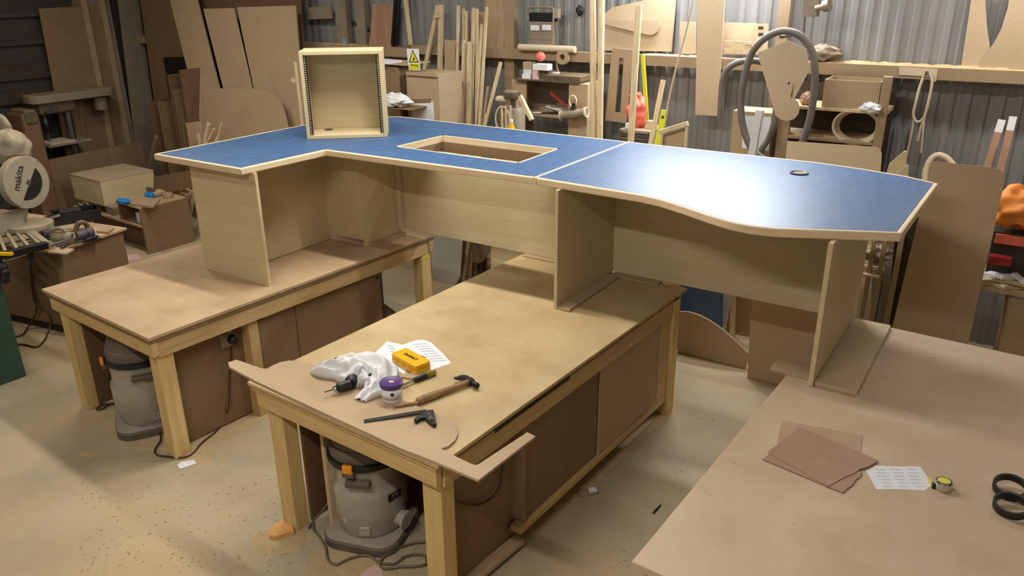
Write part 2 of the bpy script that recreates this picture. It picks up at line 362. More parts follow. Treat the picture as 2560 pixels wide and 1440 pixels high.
# sawdust lying along the ledge
def dust_ridge(x0, x1, y0, y1, z, h, parent, M_=MW, seed=1):
    rnd = random.Random(seed); nu = max(4, int((x1-x0)/.035)); nv = 4
    hh = [[(rnd.uniform(.25, 1)*h if 0 < j < nv else .001) for i in range(nu+1)] for j in range(nv+1)]
    mb = MB(M_); mb.grid(lambda u, v: (x0+(x1-x0)*u, y0+(y1-y0)*v, z+hh[round(v*nv)][round(u*nu)]*min(1, 6*u, 6*(1-u))+.0005), nu, nv)
    return stuff(mb.build('sawdust_ridge', M['dust'], parent, smooth=80))
dust_ridge(1.55, 3.2, WY-.165, WY-.035, GT, .022, wb, seed=3)
dust_ridge(.1, .72, WY-.165, WY-.035, GT, .015, wb, seed=4)
dust_ridge(-4.2, -2.9, WY-.165, WY-.035, GT-.03, .015, wb, seed=5)
# posts of the back wall
for x0, x1, m in ((-1.235, -1.13, 'dustwood'), (1.25, 1.335, 'dustwood'), (-3.35, -3.2, 'greydust'), (-3.06, -2.94, 'greydust')):
    MB(MW).box(x0, x1, WY-.11, WY-.03, 0, 3.4).build('wall_post', M[m], wb)
# left wall: horizontal sheeting rails, boarded dado and a steel stanchion
for z0, z1 in ((1.62, 1.78), (1.36, 1.50), (1.10, 1.24), (.84, .98)):
    MB(MW).box(WX, WX+.05, -3, 3.3, z0, z1).build('sheeting_board', M['shade'], wl)
for z in (2.0, 2.3, 2.62, 2.95):
    MB(MW).box(WX, WX+.06, -3.5, 3.6, z, z+.05).build('sheeting_rail', M['walld'], wl)
MB(MW).box(WX, WX+.10, 3.60, 3.95, 0, 4.3).build('stanchion_web', M['greydust'], wl)
for y in (3.53, 3.76): MB(MW).box(WX, WX+.2, y, y+.07, 0, 4.3).build('stanchion_flange', M['dustwood'], wl)
# ================================================================== the blue topped desk (two sections, one long worktop)
DH = 1.606; DT = .042; BH = .85; BL = .822; BR = .855
LW = .024   # lipping width
def d3(x, y, z): return MD @ Vector((x, y, z))
L_out = [(-1.85, .872), (-.995, .885), (-.965, 1.555), (.625, 1.612), (.625, 2.848), (-1.44, 2.868), (-1.56, 2.80), (-1.84, 2.45)]
curve = [(1.305, 1.574), (1.42, 1.548), (1.56, 1.487), (1.74, 1.395), (1.86, 1.347), (1.95, 1.334), (2.06, 1.350)]
R_out = [(.645, 1.612)]+curve+[(2.549, 1.572), (2.569, 2.643), (2.40, 2.738), (2.15, 2.805), (1.88, 2.848), (.645, 2.848)]
def inset(poly, d, keep=None):
    n = len(poly); out = []
    for i in range(n):
        p0, p1, p2 = Vector(poly[i-1]), Vector(poly[i]), Vector(poly[(i+1) % n])
        e1 = (p1-p0).normalized(); e2 = (p2-p1).normalized(); n1 = Vector((-e1.y, e1.x)); n2 = Vector((-e2.y, e2.x))
        b = (n1+n2); k = d/max(.3, (1+n1.dot(n2)))
        if keep is not None and i in (keep, (keep+1) % n):             # this edge is not lipped: move only along it
            e = e2 if i == keep else -e1; nn = n1 if i == keep else n2; out.append(tuple(p1+e*(d/max(.3, abs(e.dot(nn))))))
        else: out.append(tuple(p1+b*k))
    return out
def lipping(root, outer, inner, runs, name='lipping', z0=DH-DT, z1=DH):
    """one lipping strip for each run of edges (runs: lists of corner indices)"""
    for run in runs:
        vs = []; fs = []; m = len(run)
        for i in run:
            o, n = outer[i], inner[i]; vs += [(o[0], o[1], z0), (o[0], o[1], z1), (n[0], n[1], z1), (n[0], n[1], z0)]
        for k in range(m-1):
            a = 4*k; b = a+4
            for q in range(4): fs.append((a+q, a+(q+1) % 4, b+(q+1) % 4, b+q))
        fs += [(0, 1, 2, 3), (4*m-1, 4*m-2, 4*m-3, 4*m-4)]
        a, b = outer[run[0]], outer[run[-1]]; mb = MB(MD); mb.add(vs, fs)
        mb.build(name, M['oak'] if abs(a[0]-b[0]) > abs(a[1]-b[1]) else M['oaky'], root, bevel=.006, smooth=30)
def panel(root, name, x0, x1, y0, y1, z0, z1, m='plyx', bevel=.0015): return MB(MD).box(x0, x1, y0, y1, z0, z1).build(name, M[m], root, bevel=bevel)
deskL = thing('corner_desk', 'L-shaped blue-topped corner desk with a rectangular hole in its top, carrying the rack cabinet', 'desk', MD @ Vector((-.4, 1.9, BL)), AD)
Li = inset(L_out, LW, 3)
hole = [(-.652, 1.882), (-.628, 2.385), (.345, 2.40), (.352, 1.882)]
# worktop with the rectangular hole: ring of quads around it
def top_with_hole(root, outer, hole_, z, t, m):
    bm = bmesh.new(); inv = TM[root]
    def ring(pts, zz): return [bm.verts.new(inv @ (MD @ Vector((p[0], p[1], zz)))) for p in pts]
    edges = []
    ro = ring(outer, z); rh = ring(hole_, z)
    for r in (ro, rh):
        for i in range(len(r)): edges.append(bm.edges.new((r[i], r[(i+1) % len(r)])))
    bmesh.ops.triangle_fill(bm, use_beauty=True, use_dissolve=False, edges=edges)
    ext = bmesh.ops.extrude_face_region(bm, geom=bm.faces[:])
    for v in [g for g in ext['geom'] if isinstance(g, bmesh.types.BMVert)]: v.co.z -= t
    bmesh.ops.recalc_face_normals(bm, faces=bm.faces)
    me = bpy.data.meshes.new('worktop'); bm.to_mesh(me); bm.free(); me.materials.append(m)
    o = bpy.data.objects.new('worktop', me); COL.objects.link(o); o.parent = root; TM[o] = inv; return o
wt = top_with_hole(deskL, Li, hole, DH-.0008, DT-.002, M['blue']); wt['label'] = 'blue laminate worktop'
lipping(deskL, L_out, Li, [[0, 1], [1, 2], [2, 3], [4, 5, 6, 7, 0]])
# pale timber lining of the hole
hi = inset([hole[0], hole[3], hole[2], hole[1]], -.004)
for i in range(4):
    a, b = hole[i], hole[(i+1) % 4]; v = Vector((b[0]-a[0], b[1]-a[1])).normalized(); nn = (v.y*.018, -v.x*.018)
    MB(MD).prism([(a[0], a[1], DH-.045), (b[0], b[1], DH-.045), (b[0]+nn[0], b[1]+nn[1], DH-.045), (a[0]+nn[0], a[1]+nn[1], DH-.045)], (0, 0, -.070)).build('well_side', M['mdf_d'], deskL) if abs(v.x) < .7 or i == 1 else None
    MB(MD).prism([(a[0], a[1], DH-.0015), (b[0], b[1], DH-.0015), (b[0]+nn[0], b[1]+nn[1], DH-.0015), (a[0]+nn[0], a[1]+nn[1], DH-.0015)], (0, 0, -.043)).build('hole_lining', M['oak'] if abs(v.x) > .7 else M['oaky'], deskL)
# carcass under the top
U = DH-DT
panel(deskL, 'end_panel', -1.62, -.975, .964, .986, BL, U)
panel(deskL, 'wing_back_panel', -1.385, -1.365, .986, 1.90, BL+.004, U)
panel(deskL, 'corner_panel', -1.385, -1.012, 1.88, 1.90, BL+.055, U)
panel(deskL, 'leg_panel', -1.03, -1.01, 1.90, 2.30, BL, U)
panel(deskL, 'back_panel', -1.03, .622, 2.30, 2.32, .862, 1.50, 'plyx')
panel(deskL, 'corner_post', -1.008, -.965, 2.262, 2.298, .866, U)
panel(deskL, 'under_tray', -.72, .42, 1.84, 1.862, U-.06, U, 'plyx')
panel(deskL, 'under_tray', -.72, .42, 2.43, 2.45, U-.06, U, 'plyx')
panel(deskL, 'wing_frame_rail', -1.62, -1.60, .99, 2.3, U-.06, U, 'plyx')
deskR = thing('desk_extension', 'blue-topped straight desk section with a shaped front edge and black cable grommet', 'desk', MD @ Vector((1.6, 1.9, BH)), AD)
Ri = inset(R_out, LW, len(R_out)-1)
MB(MD).prism([(p[0], p[1], DH-.0008) for p in Ri], (0, 0, -DT+.002)).build('worktop', M['blue'], deskR)['label'] = 'blue laminate worktop'
nR = len(R_out); lipping(deskR, R_out, Ri, [[0, 1, 2, 3, 4, 5, 6, 7, 8], [8, 9], list(range(9, nR))])
MB(MD).box(.625, .645, 1.612, 2.848, DH-DT, DH+.001).build('joint_strip', M['oaky'], deskR, bevel=.002)
panel(deskR, 'leg_panel', .795, .815, 1.57, 2.30, BH, U)
panel(deskR, 'back_panel', .622, 2.286, 2.30, 2.32, .862, U, 'plyx')
panel(deskR, 'leg_panel', 2.286, 2.308, 1.395, 2.37, BR+.001, U)
panel(deskR, 'top_rail', .83, 2.28, 2.27, 2.298, U-.05, U, 'plyx')
g = MB(MD).lathe([(.046, 0), (.052, .001), (.052, .006), (.043, .007), (.037, .004), (.037, -.03)], 28, (1.87, 2.492, DH)).build('cable_grommet', M['black'], deskR, smooth=40)
MB(MD).lathe([(0.0001, 0), (.035, 0), (.035, .003), (.0001, .003)], 24, (1.873, 2.49, DH+.0005)).build('grommet_cap', M['blackdust'], g, smooth=40)
# packing strips the desk stands on
def pack(x0, x1, y0, y1, z0, z1, lab, M_=MD, m='mdf'):
    return tag(MB(M_).box(x0, x1, y0, y1, z0, z1).build('packing_strip', M[m], bevel=.002), lab, 'wood strip')
pack(.14, .605, 2.255, 2.335, BH, .861, 'thin MDF packing strip under the desk back panel, left of the centre leg panel')
pack(.83, 1.16, 2.235, 2.325, BH, .861, 'thin MDF packing strip under the desk back panel, right of the centre leg panel')
pack(.816, .90, 1.572, 2.22, BH, .868, 'MDF foot strip lying along the centre leg panel on the middle bench')
pack(2.309, 2.50, 1.42, 2.31, BR, .874, 'wide pale foot board lying along the right leg panel of the desk', m='mdf_l')
pack(2.09, 2.285, 1.455, 1.60, BR, .868, 'short MDF offcut left of the right leg panel on the nearest bench')
pack(-1.0, -.95, 1.95, 2.29, BL, .84, 'narrow dark strip beside the corner leg panel on the left bench')
# ------------------------------------------------------------------ equipment rack standing on the desk
ra = AD+math.atan2(2.111-1.747, -.915+1.348); rp = MD @ Vector((-1.348, 1.747, DH)); RW = .566
MRk = Matrix.Translation(rp) @ Rz(ra)
rack = thing('rack_cabinet', 'open plywood equipment rack cabinet with black hole strips standing on the blue desk', 'cabinet', rp+Vector((.2, .25, 0)), ra)
RH = .60; RD = .30; T = .026
def rk(name, x0, x1, y0, y1, z0, z1, m='ply', b=.003): return MB(MRk).box(x0, x1, y0, y1, z0, z1).build(name, M[m], rack, bevel=b)
rk('side_panel', 0, T, 0, RD, 0, RH); rk('side_panel', RW-T, RW, 0, RD, 0, RH)
rk('bottom_panel', T, RW-T, 0, RD, 0, T, 'plyx'); rk('top_panel', T, RW-T, 0, RD, RH-T, RH, 'plyx'); rk('back_panel', T, RW-T, RD-.014, RD, T, RH-T, 'plyx')
MB(MRk).lathe([(.0001, 0), (.033, 0), (.033, .0012), (.0001, .0012)], 20, (.13, RD-.07, T+.0002)).build('cable_hole', M['black'], rack)
for sx, x in ((1, T), (-1, RW-T)):
    st = MB(MRk).box(min(x, x+sx*.022), max(x, x+sx*.022), .012, .0145, T, RH-T).build('rack_strip', M['black'], rack)
    mb = MB(MRk); n = 36; hh = (RH-2*T)/n
    for i in range(n): mb.box(x+sx*.009-.0045, x+sx*.009+.0045, .0112, .0121, T+hh*(i+.28), T+hh*(i+.72))
    o = mb.build('strip_holes', M['ply'], st)
# ================================================================== work benches
def bx(root, name, fr, x0, x1, y0, y1, z0, z1, m, bevel=.002): return MB(fr).box(x0, x1, y0, y1, z0, z1).build(name, M[m], root, bevel=bevel)
# ---- middle bench
bc = thing('workbench', 'middle workbench of pine and MDF, scattered with tools, a vacuum underneath', 'workbench', (.61, 1.18, 0))
bx(bc, 'bench_top', MI, 0, 1.22, 0, 2.367, BH-.018, BH, 'btop', .002)
bx(bc, 'sub_top', MI, .012, 1.195, .012, 2.35, BH-.046, BH-.019, 'piney')
Z = BH-.047
for (x, y) in ((.055, .055), (1.075, .055), (.055, 2.20), (1.105, 2.22)):
    bx(bc, 'leg', MI, x, x+.105, y, y+.085, 0, Z, 'pine', .004)
bx(bc, 'end_rail', MI, .03, 1.19, .02, .054, Z-.085, Z, 'pinex'); bx(bc, 'end_rail', MI, .03, 1.19, 2.31, 2.345, Z-.085, Z, 'pinex')
bx(bc, 'side_rail', MI, 1.165, 1.20, .06, 2.31, Z-.10, Z, 'piney'); bx(bc, 'side_rail', MI, .02, .055, .06, 2.31, Z-.10, Z, 'piney')
bx(bc, 'slot_strip', MI, 1.1985, 1.2025, .40, 1.02, Z-.012, Z+.002, 'shade', 0)
# right hand side: recessed near panel, divider, two sliding doors between rails
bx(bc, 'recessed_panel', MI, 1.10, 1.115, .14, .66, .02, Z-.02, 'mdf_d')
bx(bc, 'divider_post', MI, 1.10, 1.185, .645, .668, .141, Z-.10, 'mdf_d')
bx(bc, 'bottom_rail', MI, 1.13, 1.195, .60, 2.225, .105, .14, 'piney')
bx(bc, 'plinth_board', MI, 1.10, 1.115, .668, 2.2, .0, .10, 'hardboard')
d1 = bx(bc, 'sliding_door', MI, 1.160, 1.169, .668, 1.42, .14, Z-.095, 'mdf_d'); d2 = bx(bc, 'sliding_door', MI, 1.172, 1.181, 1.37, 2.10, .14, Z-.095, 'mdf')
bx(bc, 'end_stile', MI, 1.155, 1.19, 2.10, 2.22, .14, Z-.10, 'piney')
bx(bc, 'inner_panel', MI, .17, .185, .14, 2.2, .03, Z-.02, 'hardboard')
bx(bc, 'back_panel', MI, .2, 1.1, 1.05, 1.065, .02, Z-.02, 'hardboard')
pn = MB().prism([(.30, .16, .02), (.325, .16, .02), (.27, .20, Z-.06), (.245, .20, Z-.06)], (.06, .78, 0)).build('loose_panel', M['mdf_l'], bc); pn['label'] = 'pale board leaning inside the bench end'
# ---- left bench (two layer top)
bl = thing('workbench', 'left workbench with a double-layer MDF top carrying the desk wing', 'workbench', ML @ Vector((-1.57, 1.2, 0)), AL)
lx0, lx1, ly0, ly1 = -2.20, -.922, .012, 2.36
bx(bl, 'bench_top', ML, lx0, lx1, ly0, ly1, BL-.022, BL, 'btopL', .003)
bx(bl, 'sub_top', ML, lx0+.03, lx1+.004-.008, ly0+.006, ly1-.005, BL-.044, BL-.0225, 'mdf_d')
Z = BL-.0445
bx(bl, 'end_rail', ML, lx0+.06, lx1-.005, ly0+.012, ly0+.05, Z-.085, Z, 'pinex'); bx(bl, 'end_rail', ML, lx0+.06, lx1-.005, ly1-.06, ly1-.02, Z-.085, Z, 'pinex')
bx(bl, 'side_rail', ML, lx1-.045, lx1-.012, ly0+.05, ly1-.06, Z-.10, Z, 'piney')
bx(bl, 'side_rail', ML, lx0+.1, lx0+.14, ly0+.05, ly1-.06, Z-.10, Z, 'piney')
for (x, y) in ((-2.055, .03), (-1.035, .05), (-2.055, 2.22), (-1.03, 2.22)):
    bx(bl, 'leg', ML, x, x+.092, y, y+.10, 0, Z, 'pine', .004)
bx(bl, 'left_side_panel', ML, -1.955, -1.94, .10, 2.2, .02, Z-.02, 'hardboard')
bx(bl, 'inner_post', ML, -1.94, -1.85, .75, .84, 0, Z-.02, 'hardboard')
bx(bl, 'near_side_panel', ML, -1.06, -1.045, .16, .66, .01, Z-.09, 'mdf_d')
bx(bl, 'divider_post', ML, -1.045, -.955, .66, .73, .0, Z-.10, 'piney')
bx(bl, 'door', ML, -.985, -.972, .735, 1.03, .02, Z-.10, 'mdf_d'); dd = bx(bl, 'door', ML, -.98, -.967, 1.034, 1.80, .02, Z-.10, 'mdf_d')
MB(ML).lathe([(.0001, 0), (.012, 0), (.012, .004), (.0001, .004)], 14, (-.967, 1.775, .63), R=Matrix.Rotation(math.pi/2, 3, 'Y')).build('finger_hole', M['black'], dd)
MB(ML).lathe([(.0001, 0), (.011, 0), (.011, .004), (.0001, .004)], 14, (-.972, .76, .665), R=Matrix.Rotation(math.pi/2, 3, 'Y')).build('finger_hole', M['black'], bl)
bx(bl, 'cupboard_side', ML, -1.5, -.98, 1.802, 1.815, .02, Z-.10, 'hardboard')
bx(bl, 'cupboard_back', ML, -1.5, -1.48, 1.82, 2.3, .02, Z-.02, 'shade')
bx(bl, 'cupboard_floor', ML, -1.48, -.98, 1.82, 2.22, .05, .07, 'hardboard')
st = bx(bl, 'sticker', ML, -.938, -.9365, 2.24, 2.30, Z-.13, Z-.10, 'signy', 0)
tag(MB(ML).lathe([(.0001, 0), (.09, 0), (.10, .03), (.10, .13), (.06, .17), (.03, .20), (.0001, .20)], 18, (-1.2, 2.02, .0705)).build('power_tool', M['blackdust'], smooth=40), 'dark dusty power tool sitting in the open cupboard of the left bench', 'tool')
# board leaning on the near leg of the left bench
q = [PZ(424, 1117, .004), PZ(408, 1098, .004)]
slabp = Pl('y', .055, 0, AL)
# ---- nearest (right) bench
br = thing('workbench', 'nearest bench with a broad MDF top in the right foreground under the desk end', 'workbench', MR @ Vector((2.9, 1.2, 0)), AR)
bx(br, 'bench_top', MR, 2.11, 4.0, -.06, 2.425, BR-.03, BR, 'btopR', .003)
bx(br, 'end_rail', MR, 2.15, 3.96, -.03, .01, BR-.13, BR-.031, 'pinex'); bx(br, 'end_rail', MR, 2.15, 3.96, 2.36, 2.40, BR-.13, BR-.031, 'pinex')
bx(br, 'side_rail', MR, 2.13, 2.165, .01, 2.36, BR-.13, BR-.031, 'piney')
for (x, y) in ((2.17, .02), (3.83, .02), (2.17, 2.26), (3.83, 2.26)): bx(br, 'leg', MR, x, x+.09, y, y+.09, 0, BR-.031, 'pine', .004)
# board laid on the right bench reaching past its left edge, foot of the desk leg side
# ================================================================== things on the middle bench
TZ = BH+.012
def flat(name, pts, z, t, mat_, parent=None, bevel=0, smooth=None):         # flat sheet lying at height z (top face), thickness t
    return MB().prism([PZ(u, v, z) for u, v in pts], (0, 0, -t)).build(name, mat_, parent, bevel=bevel, smooth=smooth)
tpl = [(570, 905), (592, 899), (655, 921), (668, 921), (682, 913), (700, 905), (722, 901), (748, 901), (775, 906), (900, 955), (1020, 1005), (1110, 1042),
       (1132, 1055), (1143, 1070), (1145, 1084), (1138, 1100), (1122, 1114), (1103, 1121), (1145, 1143), (1180, 1160), (1188, 1162), (1196, 1160),
       (1318, 1080), (1339, 1090), (1196, 1200), (1092, 1156), (999, 1119), (760, 1009), (640, 953), (573, 917)]
tag(flat('mdf_template', tpl, TZ, .012, M['mdf'], bevel=.0015), 'shaped MDF template with a hooked end across the near end of the middle bench', 'template')
# papers
pz = BH+.0008
p1 = thing('paper_sheet', 'printed white paper sheet under the left corner of the yellow case', 'paper', PZ(960, 885, BH))
flat('sheet', [(915, 903), (968, 853), (1000, 860), (1045, 878), (1010, 935), (960, 915)], pz+.001, .0008, M['paper'], p1)
for i in range(5): flat('print_line', [(968+i*4, 862+i*7), (985+i*4, 866+i*7), (984+i*4, 868+i*7), (967+i*4, 864+i*7)], pz+.0014, .0003, M['ink'], p1)
p2 = thing('paper_sheet', 'printed white paper sheet fanned out to the right of the yellow case', 'paper', PZ(1070, 890, BH))
flat('sheet', [(1005, 862), (1040, 850), (1058, 849), (1078, 856), (1106, 882), (1129, 908), (1092, 920), (1030, 945)], pz, .0008, M['paper'], p2)
for i in range(8): flat('print_line', [(1030+i*7, 860+i*6), (1066+i*7, 858+i*6), (1067+i*7, 860+i*6), (1031+i*7, 862+i*6)], pz+.0004, .0003, M['ink'], p2)
# yellow bit case
def frame2(p, q, z):                             # frame with x axis from p to q (pixels at height z)
    a, b = PZ(*p, z), PZ(*q, z); d = b-a; return Matrix.Translation(a) @ Rz(math.atan2(d.y, d.x)), d.length
Fc, cl = frame2((977, 903), (1040, 938), BH+.004)
dcase = thing('bit_case', 'yellow hard plastic bit case with a black logo lying on the papers', 'case', Fc.translation+Vector((0, 0, -.002)))
cw, chh = .098, .046
def rrect(x0, x1, y0, y1, r, n=4):
    out = []
    for cx, cy, a in ((x1-r, y0+r, -90), (x1-r, y1-r, 0), (x0+r, y1-r, 90), (x0+r, y0+r, 180)): out += arc(cx, cy, r, a, a+90, n)
    return out
base_ = rrect(0, cl, 0, cw, .016); 
MB(Fc).prism([(x, y, .020) for x, y in base_], (0, 0, -.020)).build('case_bottom', M['yellow'], dcase, bevel=.003)
lid_ = [(p[0], p[1]) for p in rrect(.001, cl-.001, .001, cw-.001, .016)]
MB(Fc).prism([(x, y, chh) for x, y in lid_], (0, 0, -(chh-.0215))).build('case_lid', M['yellow'], dcase, bevel=.005)
for k in (.22, .5, .78):
    MB(Fc).box(cl*k-.010, cl*k-.003, -.003, .004, .006, .038).build('front_rib', M['yellow'], dcase); MB(Fc).box(cl*k+.003, cl*k+.010, -.003, .004, .006, .038).build('front_rib', M['yellow'], dcase)
MB(Fc).box(cl*.60, cl*.78, cw-.003, cw+.003, .016, .044).build('latch', M['black'], dcase)
text_mesh('logo', 'DeWALT', .024, M['black'], dcase, Fc @ Matrix.Translation((cl*.5, cw*.5, chh+.0004)), sx=1.05, bold=.0012)
# chisel with amber handle
def lathe_along(a, b, prof, n=14, mb=None):        # prof: (distance along, radius)
    a, b = Vector(a), Vector(b); q = (b-a).to_track_quat('Z', 'Y').to_matrix()
    L = (b-a).length; mb = mb or MB(); mb.lathe([(r, d*L) for d, r in prof], n, a, R=q); return mb
ch = thing('chisel', 'wood chisel with amber and black handle beside the yellow case', 'chisel', PZ(1050, 945, BH))
a, b = PZ(1034, 951, BH+.016), PZ(1090, 929, BH+.016)
lathe_along(a, a.lerp(b, .55), [(0, .008), (.1, .013), (.5, .014), (1, .015)]).build('handle_grip', M['black'], ch, smooth=40)
lathe_along(a.lerp(b, .55), b, [(0, .015), (.5, .0155), (.9, .013), (1, .006)]).build('handle_end', M['olive'], ch, smooth=40)
MB().bar(PZ(1000, 966, BH+.014), a, .014, .004).build('blade', M['steel'], ch)
# claw hammer
hm = thing('claw_hammer', 'old claw hammer with a worn wooden handle', 'hammer', PZ(1110, 985, BH))
ha, hb = PZ(1042, 1004, BH+.019), PZ(1172, 955, BH+.021)
mb = MB(); qd = (hb-ha).to_track_quat('Z', 'Y').to_matrix(); L = (hb-ha).length
mb.lathe([(.013, 0), (.0185, .01), (.0190, L*.3), (.015, L*.55), (.0135, L*.8), (.014, L)], 12, ha, R=qd); mb.build('handle', M['hick'], hm, smooth=50)
hd = (hb-ha).normalized(); hs = Vector((hd.y, -hd.x, 0))      # head runs across the handle
c0 = hb+hd*.008
MB().bar(c0-hd*.014+hs*.0, c0+hd*.016, .034, .03).build('head_eye', M['steeld'], hm, bevel=.004)
lathe_along(c0+hs*.012, c0+hs*.058, [(0, .011), (.45, .010), (.55, .0145), (1, .0145)]).build('striking_face', M['steeld'], hm, smooth=40)
for s in (-1, 1):
    up = Vector((0, 0, 1)); MB().tube(spline([c0-hs*.01+hd*.004*s, c0-hs*.035+hd*.008*s+up*.004, c0-hs*.06+hd*.012*s-hd*.01, c0-hs*.078+hd*.013*s-hd*.028], 4), [.010]*9+[.009, .008, .006, .004], 7).build('claw', M['steeld'], hm, smooth=50)
# broken stick next to the hammer handle
tag(MB().bar(PZ(984, 1017, TZ+.006), PZ(1046, 1006, TZ+.008), .016, .012).build('wood_scrap', M['hick'], bevel=.003), 'splintered dark wooden scrap in front of the hammer handle', 'wood scrap')
# combination square
sq = thing('combination_square', 'steel combination square with a black cast head on the MDF template', 'square', PZ(1010, 1040, TZ))
a, b = PZ(910, 1053, TZ+.003), PZ(1066, 1027, TZ+.012)
MB().bar(a, b, .025, .0025).build('blade', M['steeld'], sq); 
hp = [(1034, 1046), (1070, 1024), (1084, 1023), (1091, 1058), (1083, 1060), (1070, 1050), (1062, 1042), (1050, 1045), (1040, 1052)]
MB().prism([PZ(u, v, TZ+.020) for u, v in hp], (0, 0, -.0195)).build('head', M['black'], sq, bevel=.003)
lathe_along(PZ(1073, 1036, TZ+.018), PZ(1079, 1052, TZ+.02), [(0, .006), (.6, .006), (.62, .009), (1, .009)], 10).build('lock_screw', M['chrome'], sq, smooth=40)
MB().lathe([(.0001, .0), (.008, 0), (.008, .004), (.0001, .005)], 12, PZ(1072, 1035, TZ+.0205)).build('level_vial', M['chrome'], sq, smooth=40)
# plastic tub with purple lid
tb = PZ(981, 996, TZ); tub = thing('plastic_tub', 'small white plastic tub with a purple lid and a printed label', 'tub', tb)
MB().lathe([(.044, 0), (.046, .002), (.049, .070), (.049, .072)], 28, tb).build('body', M['white'], tub, smooth=40)
lid = MB().lathe([(.053, .068), (.054, .07), (.054, .088), (.050, .091), (.047, .089), (.0001, .089)], 28, tb).build('lid', M['purple'], tub, smooth=40)
MB().obox(tb+Vector((.004, -.003, .0898)), (.022, .016, .0008), (0, 0, .5)).build('lid_sticker', M['pinkp'], lid)
az = math.atan2(CAM.y-tb.y, CAM.x-tb.x)
MB().lathe([(.0478, .014), (.0497, .062)], 16, tb, a0=az-1.1, a1=az+1.0).build('label_wrap', M['paper'], tub, smooth=40, solid=.0004)
MB().lathe([(.0001, .0), (.009, 0), (.009, .0006), (.0001, .0006)], 14, tb+Vector((math.cos(az), math.sin(az), 0))*.0492+Vector((0, 0, .045)), R=Vector((math.cos(az), math.sin(az), .03)).to_track_quat('Z', 'Y').to_matrix()).build('label_mark', M['shade'], tub)
for k in range(5):
    zz = .024+k*.007; MB().lathe([(.0487+.00003*k, zz), (.0488+.00003*k, zz+.0025)], 6, tb, a0=az+.35, a1=az+.85).build('label_text', M['ink'], tub, solid=.0004)
# cordless drill under the rag
dr = thing('cordless_drill', 'black cordless drill mostly hidden under the white rag', 'drill', PZ(870, 955, TZ))
a, b = PZ(838, 972, TZ+.028), PZ(876, 960, TZ+.03); ax = (b-a).normalized()
lathe_along(a, b, [(0, .010), (.12, .016), (.2, .022), (.95, .024), (1, .024)], 16).build('chuck', M['black'], dr, smooth=40)
lathe_along(a-ax*.012, a, [(0, .008), (.4, .013), (1, .015)], 14).build('chuck_nose', M['chrome'], dr, smooth=40)
lathe_along(a-ax*.052, a-ax*.011, [(0, .002), (.1, .003), (1, .003)], 8).build('drill_bit', M['steeld'], dr)
lathe_along(b, PZ(884, 936, TZ+.04), [(0, .025), (.2, .031), (.9, .031), (1, .026)], 14).build('motor_body', M['black'], dr, smooth=40)
pe = PZ(858, 912, TZ+.03); MB().bar(b+ax*.11, pe, .042, .036).build('grip', M['black'], dr, bevel=.008)
MB().obox(PZ(857, 911, TZ+.026), (.085, .07, .050), (0, 0, .75)).build('battery', M['black'], dr, bevel=.006)
# white rag : folded ribbon of cloth heaped over the drill
sp = spline([PZ(790, 926, TZ), PZ(822, 936, TZ), PZ(858, 938, TZ), PZ(900, 940, TZ), PZ(938, 950, TZ), PZ(945, 972, TZ), PZ(925, 988, TZ), PZ(902, 1004, TZ)], 6)
wd = [.035, .05, .085, .125, .115, .08, .045, .032]; hg = [.012, .055, .085, .096, .085, .05, .03, .008]
def samp(a, t): t *= len(a)-1; i = min(int(t), len(a)-2); return a[i]+(a[i+1]-a[i])*(t-i)
rnd = random.Random(5)
def rag(u, v):
    i = u*(len(sp)-1); k = min(int(i), len(sp)-2); p = sp[k].lerp(sp[k+1], i-k); d = sp[k+1]-sp[k]; nrm = Vector((-d.y, d.x, 0)).normalized()
    w_, h_ = samp(wd, u), samp(hg, u); s = 2*v-1; edge = max(0, 1-abs(s)**2.2)
    q3 = Vector((u*9, v*5, 1.7)); fold = .014*math.sin(13*v+9*u)+.010*math.sin(23*v-17*u+1)+.020*(mnoise.noise(q3)+.6*mnoise.noise(q3*2.3))
    wob = 1+.16*math.sin(21*u+(3 if v > .5 else 0))
    z = max(.003, h_*edge**.42+fold*(edge**.3)*min(1, h_/.03)+.003)
    return p+nrm*(s*w_*wob)+Vector((0, 0, z))
tag(MB().grid(rag, 84, 34).build('cleaning_rag', M['cloth'], smooth=80, solid=.002), 'crumpled white cloth rag heaped over the drill', 'rag')
pk = PZ(936, 915, BH)
tag(MB().lathe([(.030, 0), (.033, .004), (.033, .018), (.028, .024), (.0001, .025)], 20, pk).build('grey_puck', M['grey'], smooth=40), 'small grey plastic puck behind the rag', 'puck')
tag(MB().bar(PZ(1006, 940, BH+.005), PZ(1040, 945, BH+.005), .03, .009).build('wood_block', M['mdf'], bevel=.001), 'small MDF block in front of the yellow case', 'wood block')
# ================================================================== on the nearest bench
RZ = BR
hb_ = M['hardboard']
M['hb'] = mat('brown_hardboard', rgb(166, 133, 111), .55, .08, 5, fine=.05)
M['hb2'] = mat('brown_hardboard_b', rgb(178, 150, 122), .6, .06, 5, fine=.05)
tag(flat('hardboard_sheet', [(1955, 1051), (2156, 1088), (2150, 1150), (1985, 1135), (1942, 1107)], RZ+.003, .0028, M['hb2']), 'pale hardboard sheet lying lowest of the three on the nearest bench', 'board')
tag(flat('hardboard_sheet', [(1906, 1147), (1925, 1134), (2156, 1180), (2150, 1192), (2140, 1198), (2133, 1210), (2120, 1220), (2107, 1231)], RZ+.0065, .0033, M['hb']), 'brown hardboard sheet with a torn corner, sandwiched in the middle of the stack', 'board')
tag(flat('hardboard_sheet', [(1919, 1130), (2000, 1067), (2197, 1151), (2172, 1166), (2150, 1172), (2135, 1183), (2112, 1192), (2095, 1202), (2070, 1215)], RZ+.010, .0032, M['hb']), 'brown hardboard sheet lying topmost on the nearest bench', 'board')
